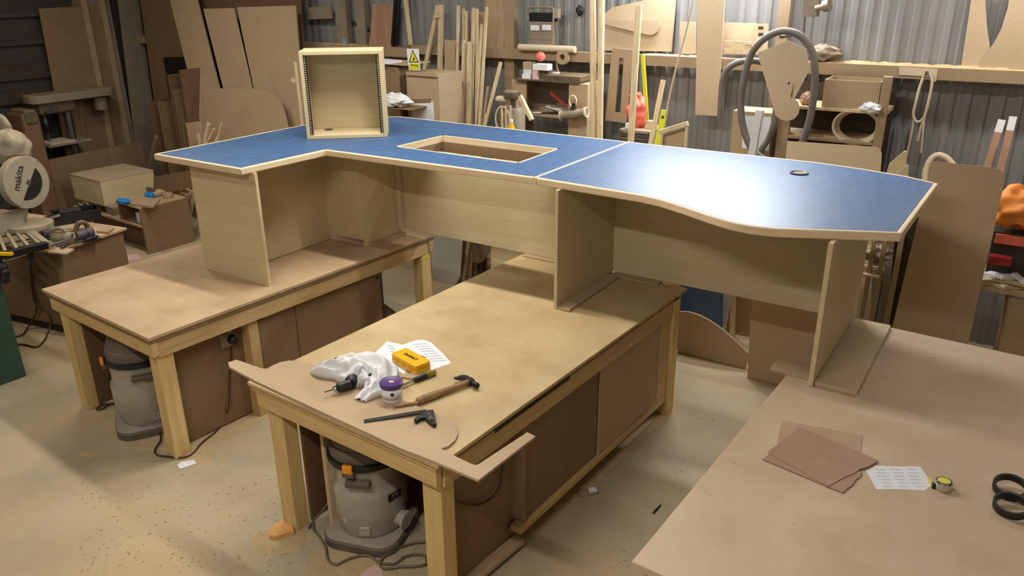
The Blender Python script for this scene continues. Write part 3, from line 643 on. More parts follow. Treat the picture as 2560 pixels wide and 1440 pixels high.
pn2 = thing('handwritten_note', 'white handwritten note on the nearest bench next to the tape measure', 'paper', PZ(2250, 1195, RZ))
flat('sheet', [(2165, 1176), (2187, 1164), (2240, 1166), (2300, 1166), (2316, 1188), (2332, 1212), (2312, 1226), (2250, 1223), (2191, 1223)], RZ+.001, .0009, M['paper'], pn2)
for i in range(6):
    for j in range(3):
        u0 = 2190+j*38+i*4+random.uniform(-3, 3); v0 = 1172+i*8.5
        flat('writing_line', [(u0, v0), (u0+26, v0+1+i*.2), (u0+26, v0+2.6), (u0, v0+1.6)], RZ+.0014, .0003, M['ink'], pn2)
tm = PZ(2356, 1222, RZ); tape = thing('tape_measure', 'round chrome tape measure on the nearest bench', 'tape measure', tm)
MB().lathe([(.026, 0), (.030, .003), (.031, .03), (.028, .036), (.023, .038), (.022, .036), (.0001, .036)], 28, tm).build('case', M['chrome'], tape, smooth=35)
MB().lathe([(.0001, .0362), (.020, .0362), (.020, .0372), (.0001, .0372)], 20, tm).build('dial', M['signy'], tape)
MB().obox(tm+Vector((-.027, -.012, .010)), (.016, .018, .02), (0, 0, .4)).build('tape_mouth', M['steeld'], tape, bevel=.002)
MB().bar(tm+Vector((-.03, -.012, .003)), PZ(2322, 1196, RZ+.003), .012, .0006).build('blade', M['signy'], tape)
for i, (u, v, tl, lab) in enumerate(((2522, 1234, .22, 'black ring roll on the nearest bench, upper of the touching pair'), (2524, 1280, .16, 'black ring roll on the nearest bench, lower of the touching pair'))):
    c = PZ(u, v, RZ); R_ = Euler((tl, -.1, .3)).to_matrix()
    tag(MB().lathe([(.050, -.015), (.057, -.015), (.058, -.013), (.058, .013), (.057, .015), (.050, .015), (.048, .013), (.048, -.013), (.050, -.015)], 36, c+Vector((0, 0, .028)), R=R_).build('ring_roll', M['black'], smooth=40), lab, 'ring', 'black rings')
# ================================================================== vacuums
def vacuum(c, fz, lab, group, latches=(0, math.pi/2, math.pi), grip=.2, badge=1.15):
    c = Vector(c); t = thing('shop_vacuum', lab, 'vacuum', c, 0, group)
    F = Matrix.Translation(c) @ Rz(fz)
    bp = rrect(-.215, .215, -.205, .205, .10, 6)
    MB(F).prism([(x, y, .045) for x, y in bp], (0, 0, -.045)).build('base_tray', M['vacdark'], t, bevel=.006)
    MB(F).prism([(x*.97, y*.97, .062) for x, y in bp], (0, 0, -.0165)).build('base_deck', M['vacgrey'], t, bevel=.004)
    MB(F).lathe([(.165, .0625), (.172, .07), (.176, .13), (.186, .15), (.189, .20), (.190, .30), (.186, .325), (.176, .34), (.174, .36), (.178, .462), (.180, .466)], 40, (0, 0, 0)).build('tank', M['vacgrey'], t, smooth=40)
    MB(F).lathe([(.181, .462), (.194, .464), (.197, .480), (.194, .496), (.182, .500)], 40).build('rim_ring', M['black'], t, smooth=40)
    MB(F).lathe([(.183, .500), (.186, .53), (.178, .56), (.172, .565)], 36).build('filter_band', M['vacdark'], t, smooth=40)
    MB(F).lathe([(.172, .565), (.165, .60), (.150, .64), (.125, .67), (.08, .685), (.0001, .69)], 36).build('motor_head', M['vacdark'], t, smooth=50)
    for a in latches:
        ca = Vector((math.cos(a), math.sin(a), 0)); Rr = Rz(a)
        la = MB(F @ Rr).box(.192, .212, -.032, .032, .44, .475).build('latch', M['vacdark'], t, bevel=.006)
        MB(F @ Rr).box(.197, .216, -.026, .026, .466, .512).build('latch_clip', M['orange'], la, bevel=.006)
    MB(F @ Rz(grip)).box(.170, .212, -.062, .062, .385, .42).build('carry_handle', M['vacdark'], t, bevel=.010)
    MB(F @ Rz(badge)).box(.183, .1925, -.04, .04, .265, .305).build('badge', M['black'], t, bevel=.003)
    text_mesh('badge_text', 'TT', .034, M['vacgrey'], t, F @ Rz(badge) @ Matrix.Translation((.1928, 0, .284)) @ Euler((math.pi/2, 0, math.pi/2)).to_matrix().to_4x4(), sx=1.1)
    lathe_along(F @ (Rz(1.35) @ Vector((.165, 0, .13))), F @ (Rz(1.35) @ Vector((.225, 0, .125))), [(0, .044), (.7, .042), (.75, .05), (1, .05)], 18).build('hose_inlet', M['vacgrey'], t, smooth=40)
    MB(F @ Rz(.25)).box(.168, .186, -.03, .03, .085, .14).build('tank_emboss', M['vacgrey'], t, bevel=.008)
    return t
vacuum((.455, .315, 0), math.radians(-70), 'grey tank vacuum with orange latches under the middle bench', 'shop vacuums under the benches')
vacuum(ML @ Vector((-1.50, .21, 0)), math.radians(-27), 'grey tank vacuum with dusty head under the left bench', 'shop vacuums under the benches', (-1.45, 1.45, math.pi), 0, 1.5)
# ================================================================== cables
def cable(pts, r, m, lab, name='power_cable', k=6):
    pts = [Vector((q.x, q.y, max(q.z, .011))) for q in pts]
    return tag(MB().tube(spline(pts, k), r, 7).build(name, M[m], smooth=60), lab, 'cable')
XL = Pl('x', -1.035, 0, AL)
cable([XL(576, 862), XL(578, 900), XL(574, 950), XL(567, 1010)+Vector((.02, 0, 0)), PZ(558, 1050, .03), PZ(540, 1080, .006), PZ(505, 1108, .006), PZ(482, 1135, .006), PZ(455, 1146, .006), PZ(420, 1143, .006), PZ(392, 1138, .006), PZ(388, 1125, .006), PZ(402, 1100, .006), PZ(396, 1075, .006), PZ(380, 1060, .008)], .0055, 'cord', 'brown power cable running from the left bench socket around its near leg')
cable([ML @ Vector((-1.93, .2, .25)), ML @ Vector((-1.9, .17, .1)), PZ(300, 1008, .006), PZ(262, 1012, .006), PZ(242, 1024, .006), PZ(255, 1024, .006), PZ(285, 1010, .006), ML @ Vector((-1.72, .3, .02))], .006, 'cord', 'brown cable loop on the floor by the far left leg of the left bench')
cable([Vector((.36, .62, .42)), PZ(865, 1180, .30), PZ(838, 1220, .2), PZ(812, 1270, .09), PZ(782, 1302, .02), PZ(772, 1322, .006)], .0065, 'cordg', 'grey flex hanging down beside the middle vacuum')
cable([PZ(783, 1300, .006), PZ(785, 1325, .006), PZ(800, 1345, .006), PZ(814, 1370, .006), PZ(820, 1400, .006), PZ(840, 1413, .006), PZ(870, 1400, .006), PZ(900, 1391, .006), PZ(925, 1392, .006), PZ(950, 1408, .006), PZ(985, 1411, .006), PZ(1010, 1395, .006), PZ(1035, 1388, .006), PZ(1062, 1392, .006), PZ(1066, 1410, .006), PZ(1045, 1417, .006), PZ(1000, 1419, .006), PZ(965, 1424, .006), PZ(950, 1415, .006), PZ(958, 1395, .007), PZ(990, 1375, .007), PZ(1030, 1360, .007), PZ(1062, 1356, .007), PZ(1090, 1345, .007)], .0065, 'cordg', 'long grey flex looped on the floor in front of the middle vacuum')
XC = Pl('x', 1.135, 0, 0)
cable([XC(1258, 1150), XC(1254, 1190), XC(1246, 1222), XC(1225, 1248), XC(1195, 1262), XC(1165, 1260), XC(1128, 1248)], .0055, 'cord', 'short brown cable sagging along the recessed side panel of the middle bench')
# plug and socket of the left bench
sk = thing('plug_socket', 'black plug in a socket on the side of the left bench', 'socket', XL(577, 850))
p = XL(572, 848); MB(Matrix.Translation(p) @ Rz(AL)).box(-.006, .006, -.06, .06, -.05, .05).build('socket_plate', M['greydust'], sk, bevel=.004)
MB(Matrix.Translation(p) @ Rz(AL)).lathe([(.028, 0), (.03, .01), (.028, .04), (.018, .05), (.0001, .05)], 16, (.006, .012, 0), R=Matrix.Rotation(math.pi/2, 3, 'Y')).build('plug', M['black'], sk, smooth=40)
MB(Matrix.Translation(p) @ Rz(AL)).box(.004, .012, .0, .02, .05, .085).build('switch', M['white'], sk, bevel=.002)
# ================================================================== on the floor
tag(flat('paper_scrap', [(443, 1163), (452, 1155), (484, 1149), (491, 1158), (470, 1166), (450, 1172)], .004, .002, M['paper']), 'white paper scrap on the floor by the left bench leg', 'paper')
tag(flat('paper_scrap', [(898, 1440), (915, 1424), (938, 1412), (955, 1420), (960, 1446), (930, 1455), (905, 1450)], .006, .004, M['pinkp']), 'crumpled pinkish paper scrap at the bottom edge of the floor', 'paper')
sl = [(672, 1338), (676, 1320), (690, 1306), (712, 1302), (730, 1312), (736, 1326), (715, 1332), (690, 1340)]
M['shaving'] = wood('orange_offcut', rgb(206, 150, 86), rgb(226, 176, 110), 'x', 4, .7)
tag(flat('wood_offcut', sl, .028, .026, M['shaving'], bevel=.003), 'half-round orange wood offcut by the near left leg of the middle bench', 'wood offcut')
tag(flat('mdf_offcut', [(1288, 1334), (1312, 1350), (1190, 1452), (1150, 1448)], .05, .022, M['mdf']), 'long MDF offcut lying on the floor along the near side of the middle bench', 'wood offcut')
tag(MB().obox(MI @ (PZ(1225, 1395, .0)+Vector((0, 0, .0135))), (.05, .3, .027), (0, 0, .1)).build('wood_bearer', M['piney']), 'small wooden bearer under the MDF offcut on the floor', 'wood strip')
lb = thing('card_packet', 'small grey printed card packet lying on the floor between the benches', 'packet', PZ(1470, 1230, 0))
flat('card', [(1441, 1224), (1452, 1240), (1497, 1231), (1490, 1217)], .014, .013, M['greydust'], lb); flat('card_print', [(1470, 1220), (1474, 1232), (1495, 1228), (1489, 1217)], .0148, .0006, M['paper'], lb)
tag(MB().tube([PZ(1633, 1283, .006), PZ(1640, 1275, .006), PZ(1652, 1262, .006)], [.0045, .006, .003], 8).build('marker_pen', M['black'], smooth=40), 'thin black pen lying on the floor beside the nearest bench', 'pen')
# board leaning inside the near leg of the left bench
yl = Pl('y', .19, 0, AL)
tag(slab('mdf_offcut', yl, [(366, 960), (394, 944), ('f', (394, 944), (440, 1110)), ('f', (366, 960), (424, 1112))], .012, M['mdf_d']), 'MDF offcut leaning behind the near leg of the left bench', 'wood offcut')
# chips and sawdust heaps on the floor
def heap(u, v, rx, ry, h, rot=0, seed=0, name='sawdust_heap'):
    c = PZ(u, v, 0); rnd = random.Random(seed); ph = [rnd.uniform(0, 6.3) for _ in range(6)]
    def f(a, b):
        an = 2*math.pi*a; rr = b*(1+.10*math.sin(2*an+ph[0])+.07*math.sin(5*an+ph[1])+.06*math.sin(11*an+ph[3])); x, y = rr*rx*math.cos(an), rr*ry*math.sin(an)
        return c+Vector((x*math.cos(rot)-y*math.sin(rot), x*math.sin(rot)+y*math.cos(rot), max(.0006, .3*h*(1-b**1.3)*(1+.25*math.sin(7*an+ph[2]+9*b)))))
    o = MB().grid(f, 28, 7).build(name, M['dustf'], smooth=80); return tag(stuff(o), 'fine pale sawdust heaped on the floor', 'sawdust')
for i, (u, v, rx, ry, h, rt) in enumerate(((700, 1350, .16, .10, .022, .3), (1640, 1045, .30, .07, .018, 1.5), (1520, 1150, .5, .06, .012, 1.55), (1330, 1310, .3, .07, .012, 1.4), (470, 1130, .18, .10, .02, 0), (600, 1060, .35, .08, .015, 1.5), (870, 1425, .25, .12, .012, .2), (220, 1135, .06, .035, .006, .4))): heap(u, v, rx, ry, h, rt, i)
def chips(n, box, name, seed):
    rnd = random.Random(seed); mb = MB()
    for _ in range(n):
        p = PZ(rnd.uniform(box[0], box[2]), rnd.uniform(box[1], box[3]), .002); s = rnd.uniform(.002, .006)
        mb.obox(p+Vector((0, 0, s*.2)), (s*rnd.uniform(1, 3.5), s*.7, s*.3), (rnd.uniform(-.3, .3), rnd.uniform(-.3, .3), rnd.uniform(0, 3)))
    return tag(stuff(mb.build(name, M['dustf'])), 'tiny wood chips scattered over the concrete floor', 'wood chips')
chips(260, (200, 1150, 700, 1430), 'wood_chips', 1); chips(200, (1340, 1000, 1800, 1420), 'wood_chips', 2); chips(120, (650, 1330, 1060, 1438), 'wood_chips', 3)
# ================================================================== things along the back wall (built in the yawed frame of the building)
def S(name, pl, pts, t, m, lab, cat='board', bevel=0): return tag(slab(name, pl, pts, t, M[m], bevel=bevel), lab, cat)
def lean(y0, ytop, z1): k = (ytop-y0)/z1; return Pl('y', y0, k)          # foot at y0 on the floor, y = ytop at height z1
def stick(name, pl, a, b, w_, t, m, lab, cat='timber strip', floor=True, rnd_=False):
    A = pl(*a); B = pl(*b)
    if floor: B = A+(B-A)*((.004-A.z)/(B.z-A.z))
    mb = MB()
    if rnd_: mb.tube([A, A.lerp(B, .3), A.lerp(B, .6), B], w_/2, 10)
    else: mb.bar(A, B, w_, t, up=pl.n)
    return tag(mb.build(name, M[m], smooth=40 if rnd_ else None, bevel=0 if rnd_ else .001), lab, cat)
def wbox(name, mb_or_none, pl_y, u0, v0, u1, v1, depth, m, lab=None, cat=None, parent=None, bevel=.002):
    """box whose front face spans two pixel corners on the upright plane y' = pl_y"""
    p = Pl('y', pl_y); a = MW.inverted() @ p(u0, v0); b = MW.inverted() @ p(u1, v1)
    o = MB(MW).box(min(a.x, b.x), max(a.x, b.x), pl_y, pl_y+depth, min(a.z, b.z), max(a.z, b.z)).build(name, M[m], parent, bevel=bevel)
    return tag(o, lab, cat) if lab else o
def lump(name, c, rx, ry, rz_, m, lab=None, cat=None, seed=1, amp=.22, parent=None, rot=0, crumple=.28):
    rn = random.Random(seed); ph = [rn.uniform(0, 6.28) for _ in range(9)]; c = Vector(c)
    def f(u, v):
        th = 2*math.pi*u; ph_ = math.pi*(v*.998+.001)-math.pi/2
        d = Vector((math.cos(ph_)*math.cos(th), math.cos(ph_)*math.sin(th), math.sin(ph_)))
        k = 1+amp*(math.sin(3*th+ph[0]+2*d.z)*.5+math.sin(5*th+ph[1]-4*d.z)*.3+math.sin(7*d.z+ph[2]+2*th)*.3)*math.cos(ph_)
        cr = 1+crumple*(mnoise.noise(d*2.6+Vector((seed, 0, 0)))+.55*abs(mnoise.noise(d*5.5+Vector((0, seed, 0)))))
        q = Vector((d.x*rx*k*cr, d.y*ry*k*cr, d.z*rz_*cr*(1+amp*.4*math.sin(4*th+ph[3]))))
        return c+Rz(rot) @ q
    o = MB().grid(f, 44, 26).build(name, M[m], parent, smooth=70); 
    return tag(o, lab, cat) if lab else o
GF = WY-.022-GD                     # front face of the girt
PGF = Pl('y', GF-.019)
def ledge(k=.08, off=0): return Pl('y', GF+.03+off-k*GT, k)
# ---- left corner: boards against the left wall and in the corner
XW = Pl('x', WX+.13)
S('mdf_sheet', XW, [(97, 22), (250, 12), ('f', (250, 12), (316, 362)), ('f', (97, 22), (135, 222))], .018, 'mdf_d', 'tall dark brown board against the left wall behind the drill press')
XW2 = Pl('y', 4.16)
S('mdf_sheet', XW2, [(345, -40), (425, -40), (456, 142), (408, 143), (422, 250), ('f', (345, -40), (385, 250), .02)], .018, 'mdf_d', 'stepped brown panel standing in the far left corner')
S('lining_board', XW, [(288, -60), (338, -60), ('f', (338, -60), (396, 350)), ('f', (288, -60), (338, 350))], .02, 'greydust', 'grey dusty lining board standing between the stanchion and the stepped panel')
S('black_panel', Pl('y', 4.08), [(408, 143), (457, 143), ('f', (457, 143), (500, 330)), ('f', (408, 143), (440, 330))], .012, 'black', 'narrow black panel standing in the far left corner')
PE = Pl('y', 3.55)
for i, (u, v, mm) in enumerate(((372, 253, 'hardboard'), (395, 255, 'mdf_d'), (420, 187, 'hardboard'), (433, 225, 'mdf_d'), (450, 175, 'hardboard'), (447, 265, 'mdf_d'), (466, 308, 'mdf'))):
    a = MW.inverted() @ PE(u, v)
    tag(MB(MW).box(a.x-.018, a.x, 3.55, 3.9, 0, a.z).build('sheet_offcut', M[mm], bevel=.001), 'board offcut stored on edge in the left corner, %s from the wall' % ('first second third fourth fifth sixth seventh'.split()[i]), 'board', 'offcuts stored on edge')
P = lean(3.45, 4.0, 2.6)
S('mdf_sheet', P, [(395, -120), (462, -120), (548, 223), ('f', (490, 0), (548, 223)), ('f', (425, 0), (512, 352))], .02, 'mdf', 'tall tilted MDF sheet leaning left of the two pale sheets')
S('hardboard_sheet', Pl('y', 4.15), [(470, -120), (748, -120), (765, 330), ('f', (748, -120), (765, 330)), ('f', (470, -120), (560, 330))], .01, 'hardboard', 'dark brown sheet standing behind the two pale MDF sheets')
P = lean(3.52, 3.95, 2.4)
S('mdf_sheet', P, [(508, 22), (583, 20), ('f', (583, 20), (622, 190)), ('f', (508, 22), (560, 230))], .018, 'mdf', 'narrow pale MDF sheet leaning in the left corner')
P = lean(3.56, 3.99, 2.4)
S('mdf_sheet', P, [(592, 18), (738, 14), ('f', (738, 14), (762, 312)), ('f', (592, 18), (640, 250))], .018, 'mdf', 'broad pale MDF sheet leaning left of the rack cabinet')
P = lean(3.42, 3.86, 2.4)
S('mdf_sheet', P, [(507, 221), (620, 221), (655, 224), (680, 234), (698, 252), (709, 278), (718, 315), ('f', (709, 278), (718, 315)), ('f', (507, 221), (520, 352))], .018, 'mdf', 'MDF sheet with one rounded corner in front of the leaning pale sheets')
P = Pl('y', 3.2, .05)
S('mdf_offcut', P, [(465, 308), (497, 303), (515, 372), ('f', (497, 303), (515, 372)), ('f', (465, 308), (478, 372))], .015, 'mdf', 'small upright MDF offcut at the foot of the tilted sheet')
P = Pl('y', 3.1, .08)
for i, (a, b, ww) in enumerate((((496, 333), (500, 362), .03), ((522, 308), (512, 356), .045), ((536, 322), (520, 354), .02), ((554, 308), (545, 350), .02), ((548, 335), (540, 352), .018))):
    stick('timber_offcut', P, a, b, ww, .02, 'strip', 'short pale stick behind the desk wing, %s from the left' % 'first second third fourth fifth'.split()[i], floor=True)
stick('timber_strip', Pl('y', 3.0), (738, 155), (756, 312), .018, .02, 'strip', 'pale upright strip just left of the rack cabinet')
tag(MB(MW).box(*[0]*0) if 0 else MB().obox(Pl('y', 2.99)(734, 201), (.05, .02, .035), (0, 0, AW)).build('clamp_block', M['strip'], bevel=.002), 'small pale block on the strip left of the rack', 'wood block')
# ---- behind the rack
S('wall_frame_board', Pl('y', 4.26), [(764, 18), (826, 16), (829, 46), (768, 49)], .03, 'greydust', 'grey dusty board on the wall above the rack cabinet')
c = Pl('y', GF+.08)(863, 104); tag(MB().lathe([(.030, 0), (.034, .003), (.036, .07), (.033, .07), (.031, .006), (.0001, .006)], 18, Vector((c.x, c.y, GT-.028))).build('enamel_mug', M['cyan'], smooth=40), 'pale cyan mug on the wall ledge behind the rack', 'mug')
S('ply_board', ledge(.0,.03), [(932, 10), (990, 10), (977, 128), (921, 128)], .015, 'redply', 'reddish plywood board standing on the wall ledge')
for i, (u0, u1) in enumerate(((992, 982), (1000, 992))): stick('angle_iron', Pl('y', 4.25), (u0, -40), (u1, 112), .03, .03, 'steeld', 'dark steel bar on the ledge right of the reddish board, %s' % ('left one', 'right one')[i], 'steel bar', floor=False)
stick('timber_strip', ledge(.05), (1010, -40), (1027, 112), .045, .02, 'strip', 'pale batten standing on the ledge above the warning sign', floor=False)
stick('steel_pipe', Pl('y', 4.33), (880, 55), (926, 76), .03, .03, 'steeld', 'short dark pipe across the wall above the rack', 'pipe', floor=False, rnd_=True)
# ---- box, papers and bag right of the rack
bxs = thing('storage_box', 'brown storage box with white papers on top, right of the rack', 'box', MW @ Vector((-1.75, 3.55, 0)), AW)
wbox('box_front', None, 3.4, 950, 165, 1010, 420, .02, 'mdf_d', parent=bxs); wbox('box_body', None, 3.42, 952, 166, 1008, 420, .30, 'mdf_d', parent=bxs)
wbox('box_lid', None, 3.38, 945, 158, 1014, 165, .36, 'mdf', parent=bxs)
tag(flat('paper_stack', [(955, 146), (1005, 150), (1006, 153), (962, 159), (952, 158)], (Pl('y', 3.45)(980, 156)).z, .006, M['paper']), 'white sheets lying on the brown storage box', 'paper')
lump('polythene_bag', Pl('y', 3.28)(990, 251), .14, .10, .06, 'poly', 'white polythene bag bulging beside the rack cabinet', 'bag', 4)
wbox('bag_shelf', None, 3.2, 955, 268, 1024, 276, .25, 'mdf_d', 'brown shelf board under the white polythene bag', 'shelf')
# ---- warning sign on a cardboard box
cb = thing('cardboard_box', 'tall cardboard box with a white sheet taped on, under the warning sign', 'box', MW @ Vector((-1.3, 3.6, 0)), AW)
pF = Pl('y', 3.45); a = MW.inverted() @ pF(1014, 181); b = MW.inverted() @ pF(1096, 181)
MB(MW).box(a.x, b.x, 3.45, 3.80, 0, a.z).build('box_body', M['card'], cb, bevel=.004)
MB(MW).box(a.x+.02, b.x-.01, 3.43, 3.449, a.z-.02, a.z+.012).build('top_flap', M['card'], cb)
slab('taped_sheet', Pl('y', 3.447), [(1027, 256), (1083, 254), (1088, 330), (1033, 332)], .002, M['paper'], cb)
slab('tape_strip', Pl('y', 3.445), [(1029, 248), (1076, 247), (1077, 257), (1030, 258)], .002, M['mdf_d'], cb)
pS = Pl('y', 3.42); sg = thing('warning_sign', 'white warning sign with a yellow triangle and yellow caption panel', 'sign', pS(1033, 176), AW)
slab('sign_board', pS, [(1016, 122), (1046, 122), (1050, 176), (1022, 176)], .004, M['white'], sg)
pS2 = Pl('y', 3.4185); slab('triangle_border', pS2, [(1031, 124), (1047.5, 156), (1022, 156)], .0012, M['black'], sg)
slab('triangle_field', Pl('y', 3.417), [(1031, 128), (1044.5, 154), (1025, 154)], .0012, M['signy'], sg)
slab('triangle_mark', Pl('y', 3.4155), [(1037, 142), (1036, 147), (1034, 152), (1032, 150), (1033, 146)], .001, M['black'], sg)
slab('caption_panel', pS2, [(1023, 159), (1048, 159), (1049, 174), (1024, 174)], .0012, M['signy'], sg)
pc = Pl('y', 3.4165); cc = pc(1036, 163)
text_mesh('caption', 'Warning', .026, M['black'], sg, Matrix.Translation(cc) @ Rz(AW) @ Matrix.Rotation(math.pi/2, 4, 'X'), depth=.0003, sx=.9)
# ---- A frame and bundle of strips
P = Pl('y', 4.15, .02)
af = thing('trestle_frame', 'narrow A-shaped timber trestle leaning on the back wall', 'trestle', P(1085, 172), AW)
for (a, b, ww) in (((1096, 14), (1062, 176), .04), ((1103, 12), (1100, 176), .045)):
    A, B = P(*a), P(*b); B = A+(B-A)*((.004-A.z)/(B.z-A.z)) if ww > .042 else B; MB().bar(A, B, ww, .03, up=P.n).build('trestle_leg', M['strip'], af)
MB().bar(P(1088, 42)+Vector((0, -.02, 0)), P(1103, 40)+Vector((0, -.02, 0)), .03, .02, up=P.n).build('crossbar', M['strip'], af)
stick('timber_plank', Pl('y', 3.98, .02), (1126, 100), (1124, 300), .12, .02, 'card', 'wide brown plank standing behind the bundle of strips', 'plank')
names = 'first second third fourth fifth sixth seventh eighth ninth'.split()
for i, (a, b, ww, yy) in enumerate((((1146, 14), (1142, 310), .026, 3.60), ((1160, 100), (1154, 310), .03, 3.58), ((1159, 22), (1160, 310), .022, 3.68), ((1167, 28), (1165, 310), .026, 3.66), ((1174, 104), (1172, 310), .045, 3.57), ((1184, 20), (1178, 310), .03, 3.64), ((1193, 22), (1191, 312), .024, 3.66), ((1204, 60), (1190, 312), .02, 3.60), ((1217, 18), (1199, 312), .026, 3.56))):
    stick('timber_strip', lean(yy, yy+.5, 2.4), a, b, ww, .02, 'strip', 'pale timber strip in the upright bundle, %s from the left' % names[i])
S('mdf_board', ledge(.05), [(1196, 30), (1216, 30), (1216, 126), (1196, 126)], .015, 'mdf', 'MDF board on the ledge just behind the strip bundle')
S('mdf_board', ledge(.05, .01), [(1214, -40), (1243, -40), (1238, 127), (1212, 127)], .018, 'mdf', 'left of two tall boards on the ledge beside the wall post')
S('mdf_board', ledge(.05, .025), [(1243, -40), (1268, -40), (1258, 127), (1238, 127)], .018, 'mdf', 'right of two tall boards on the ledge beside the wall post')
P = lean(3.4, 4.1, 2.0)
for i, (a, b, ww) in enumerate((((1252, 155), (1213, 312), .03), ((1220, 217), (1208, 310), .026), ((1215, 284), (1211, 314), .02))): stick('timber_strip', P, a, b, ww, .02, 'strip' if i != 1 else 'dustwood', ('long slanting strip left of the old machine', 'short grey strip leaning beside the slanting one', 'shortest strip stub at the desk edge')[i])
# ---- heater on the ledge
ht = thing('gas_heater', 'dusty grey cabinet heater standing on the wall ledge', 'heater', MW @ Vector((-.95, GF+.07, GT)), AW)
yh = GF+.015
h0 = MW.inverted() @ Pl('y', yh)(1320, 118); h1 = MW.inverted() @ Pl('y', yh)(1383, 55)
x0, x1, zt = h0.x, h1.x, h1.z
MB(MW).box(x0, x1, yh, yh+.10, GT, zt).build('body', M['greydust'], ht, bevel=.008)
for k in range(3): MB(MW).box(x0+.01, x1-.01, yh-.004, yh, GT+.02+k*.075, GT+.085+k*.075).build('front_panel', M['greydust'], ht, bevel=.002)
MB(MW).box(x0+.005, x1-.005, yh+.01, yh+.09, zt, zt+.075).build('grille_box', M['steeld'], ht, bevel=.004)
MB(MW).tube(spline([(x0, yh, zt), (x0, yh, zt+.09), (x0+.03, yh, zt+.12), (x1-.03, yh, zt+.12), (x1, yh, zt+.09), (x1, yh, zt)], 4), .010, 8).build('handle_frame', M['greydust'], ht, smooth=50)
MB(MW).box(x0+.03, x0+.12, yh-.006, yh, zt-.075, zt-.03).build('label_plate', M['white'], ht); MB(MW).box(x0+.15, x1-.02, yh-.006, yh, zt-.07, zt-.025).build('label_plate', M['white'], ht)
MB(MW).box(x1+.008, x1+.05, yh, yh+.05, zt+.03, zt+.11).build('side_switch', M['tool'], ht, bevel=.004)
tag(MB(MW).tube(spline([(x1+.02, yh+.02, zt), (x1+.05, yh+.05, zt-.1), (x1+.03, yh+.03, GT+.04), (x1+.10, yh+.02, GT+.015), (x1+.18, yh+.04, GT+.012)], 6), .007, 7).build('heater_cable', M['cordg'], smooth=50), 'grey cable trailing off the heater along the ledge', 'cable')
lump('wall_knot', Pl('y', WY-.03)(1449, 27), .03, .02, .04, 'steeld', 'small dark knob fixed on the back wall right of the heater', 'knob', 3)
ya = GF-.03
a, b = Pl('y', ya)(1298, 126), Pl('y', ya)(1438, 121); a.z = b.z = GT+.026; tag(MB(MI).tube([a, b], .03, 16).build('paper_roll', M['cream'], smooth=40), 'long pale rolled tube on the ledge in front of the heater', 'tube')
# ---- shelf with boxes in front of the wall
SY = 3.86; ps = Pl('y', SY)
su = thing('tool_shelf', 'dusty open tool shelf stacked with small boxes, left of the two tall poles', 'shelf', MW @ Vector((-.55, SY+.17, 0)), AW)
l0 = MW.inverted() @ ps(1284, 196); l1 = MW.inverted() @ ps(1446, 196); zS = l0.z; sx0, sx1 = l0.x, l1.x
MB(MW).box(sx0, sx1, SY, SY+.33, zS-.014, zS).build('top_plate', M['blackdust'], su, bevel=.003)
MB(MW).box(sx1-.10, sx1+.08, SY+.02, SY+.31, 0, zS-.014).build('side_panel', M['card'], su, bevel=.002)
MB(MW).box(sx0-.05, sx0+.10, SY+.05, SY+.07, zS-.25, zS-.0145).build('corner_board', M['card'], su, bevel=.002)
MB(MW).box(sx0, sx0+.018, SY+.08, SY+.31, 0, zS-.0145).build('side_panel', M['dustwood'], su, bevel=.002)
zL = (MW.inverted() @ ps(1360, 288)).z
MB(MW).box(sx0+.018, sx1-.101, SY+.01, SY+.31, zL-.018, zL).build('lower_shelf', M['dustwood'], su, bevel=.002)
MB(MW).box(sx0+.018, sx1-.101, SY+.30, SY+.312, zL, zS-.0145).build('back_board', M['greydust'], su)
def onshelf(name, u0, u1, h, dy, d, m, lab, cat, z=None):
    z = zS+.0005 if z is None else z; p = Pl('y', SY+dy); a = MW.inverted() @ p(u0, 190); b = MW.inverted() @ p(u1, 190)
    return tag(MB(MW).box(a.x, b.x, SY+dy, SY+dy+d, z, z+h).build(name, M[m], bevel=.002), lab, cat)
onshelf('small_box', 1305, 1326, .040, .02, .07, 'white', 'small white box lowest in the left pile on the tool shelf', 'box')
onshelf('small_box', 1308, 1328, .036, .03, .06, 'poly', 'small white box second up in the left pile on the tool shelf', 'box', zS+.041)
onshelf('small_box', 1307, 1329, .06, .05, .06, 'card', 'small brown carton topmost in the left pile on the tool shelf', 'box', zS+.078)
onshelf('small_box', 1331, 1342, .072, .02, .05, 'pinkp', 'narrow upright pinkish carton on the tool shelf', 'box')
onshelf('small_box', 1343, 1372, .075, .07, .08, 'blackdust', 'black box behind the narrow carton on the tool shelf', 'box')
onshelf('small_box', 1331, 1368, .052, .035, .09, 'white', 'white striped box on top of the narrow carton', 'box', zS+.0765)
lump('red_ball', ps(1340, 143)+Vector((0, .07, .0)), .042, .04, .038, 'redor', 'bright red rounded ball on top of the white striped box', 'ball', 8, .05, crumple=.04)
onshelf('paper_wedge', 1374, 1392, .055, .12, .06, 'cream', 'cream block standing behind the flat black case', 'block')
cs = onshelf('tool_case', 1364, 1450, .045, .005, .27, 'blackdust', 'flat black tool case on the tool shelf', 'case')
a = Pl('y', GF-.035)(1408, 143)
tr = thing('tape_roll', 'large brown tape roll hanging on the wall ledge', 'tape roll', a, AW)
Rf = Matrix.Rotation(AW, 3, 'Z') @ Matrix.Rotation(math.pi/2, 3, 'X')
MB().lathe([(.028, -.02), (.062, -.02), (.064, -.018), (.064, .018), (.062, .02), (.028, .02), (.026, .018), (.026, -.018), (.028, -.02)], 32, a, R=Rf).build('roll', M['card'], tr, smooth=40)
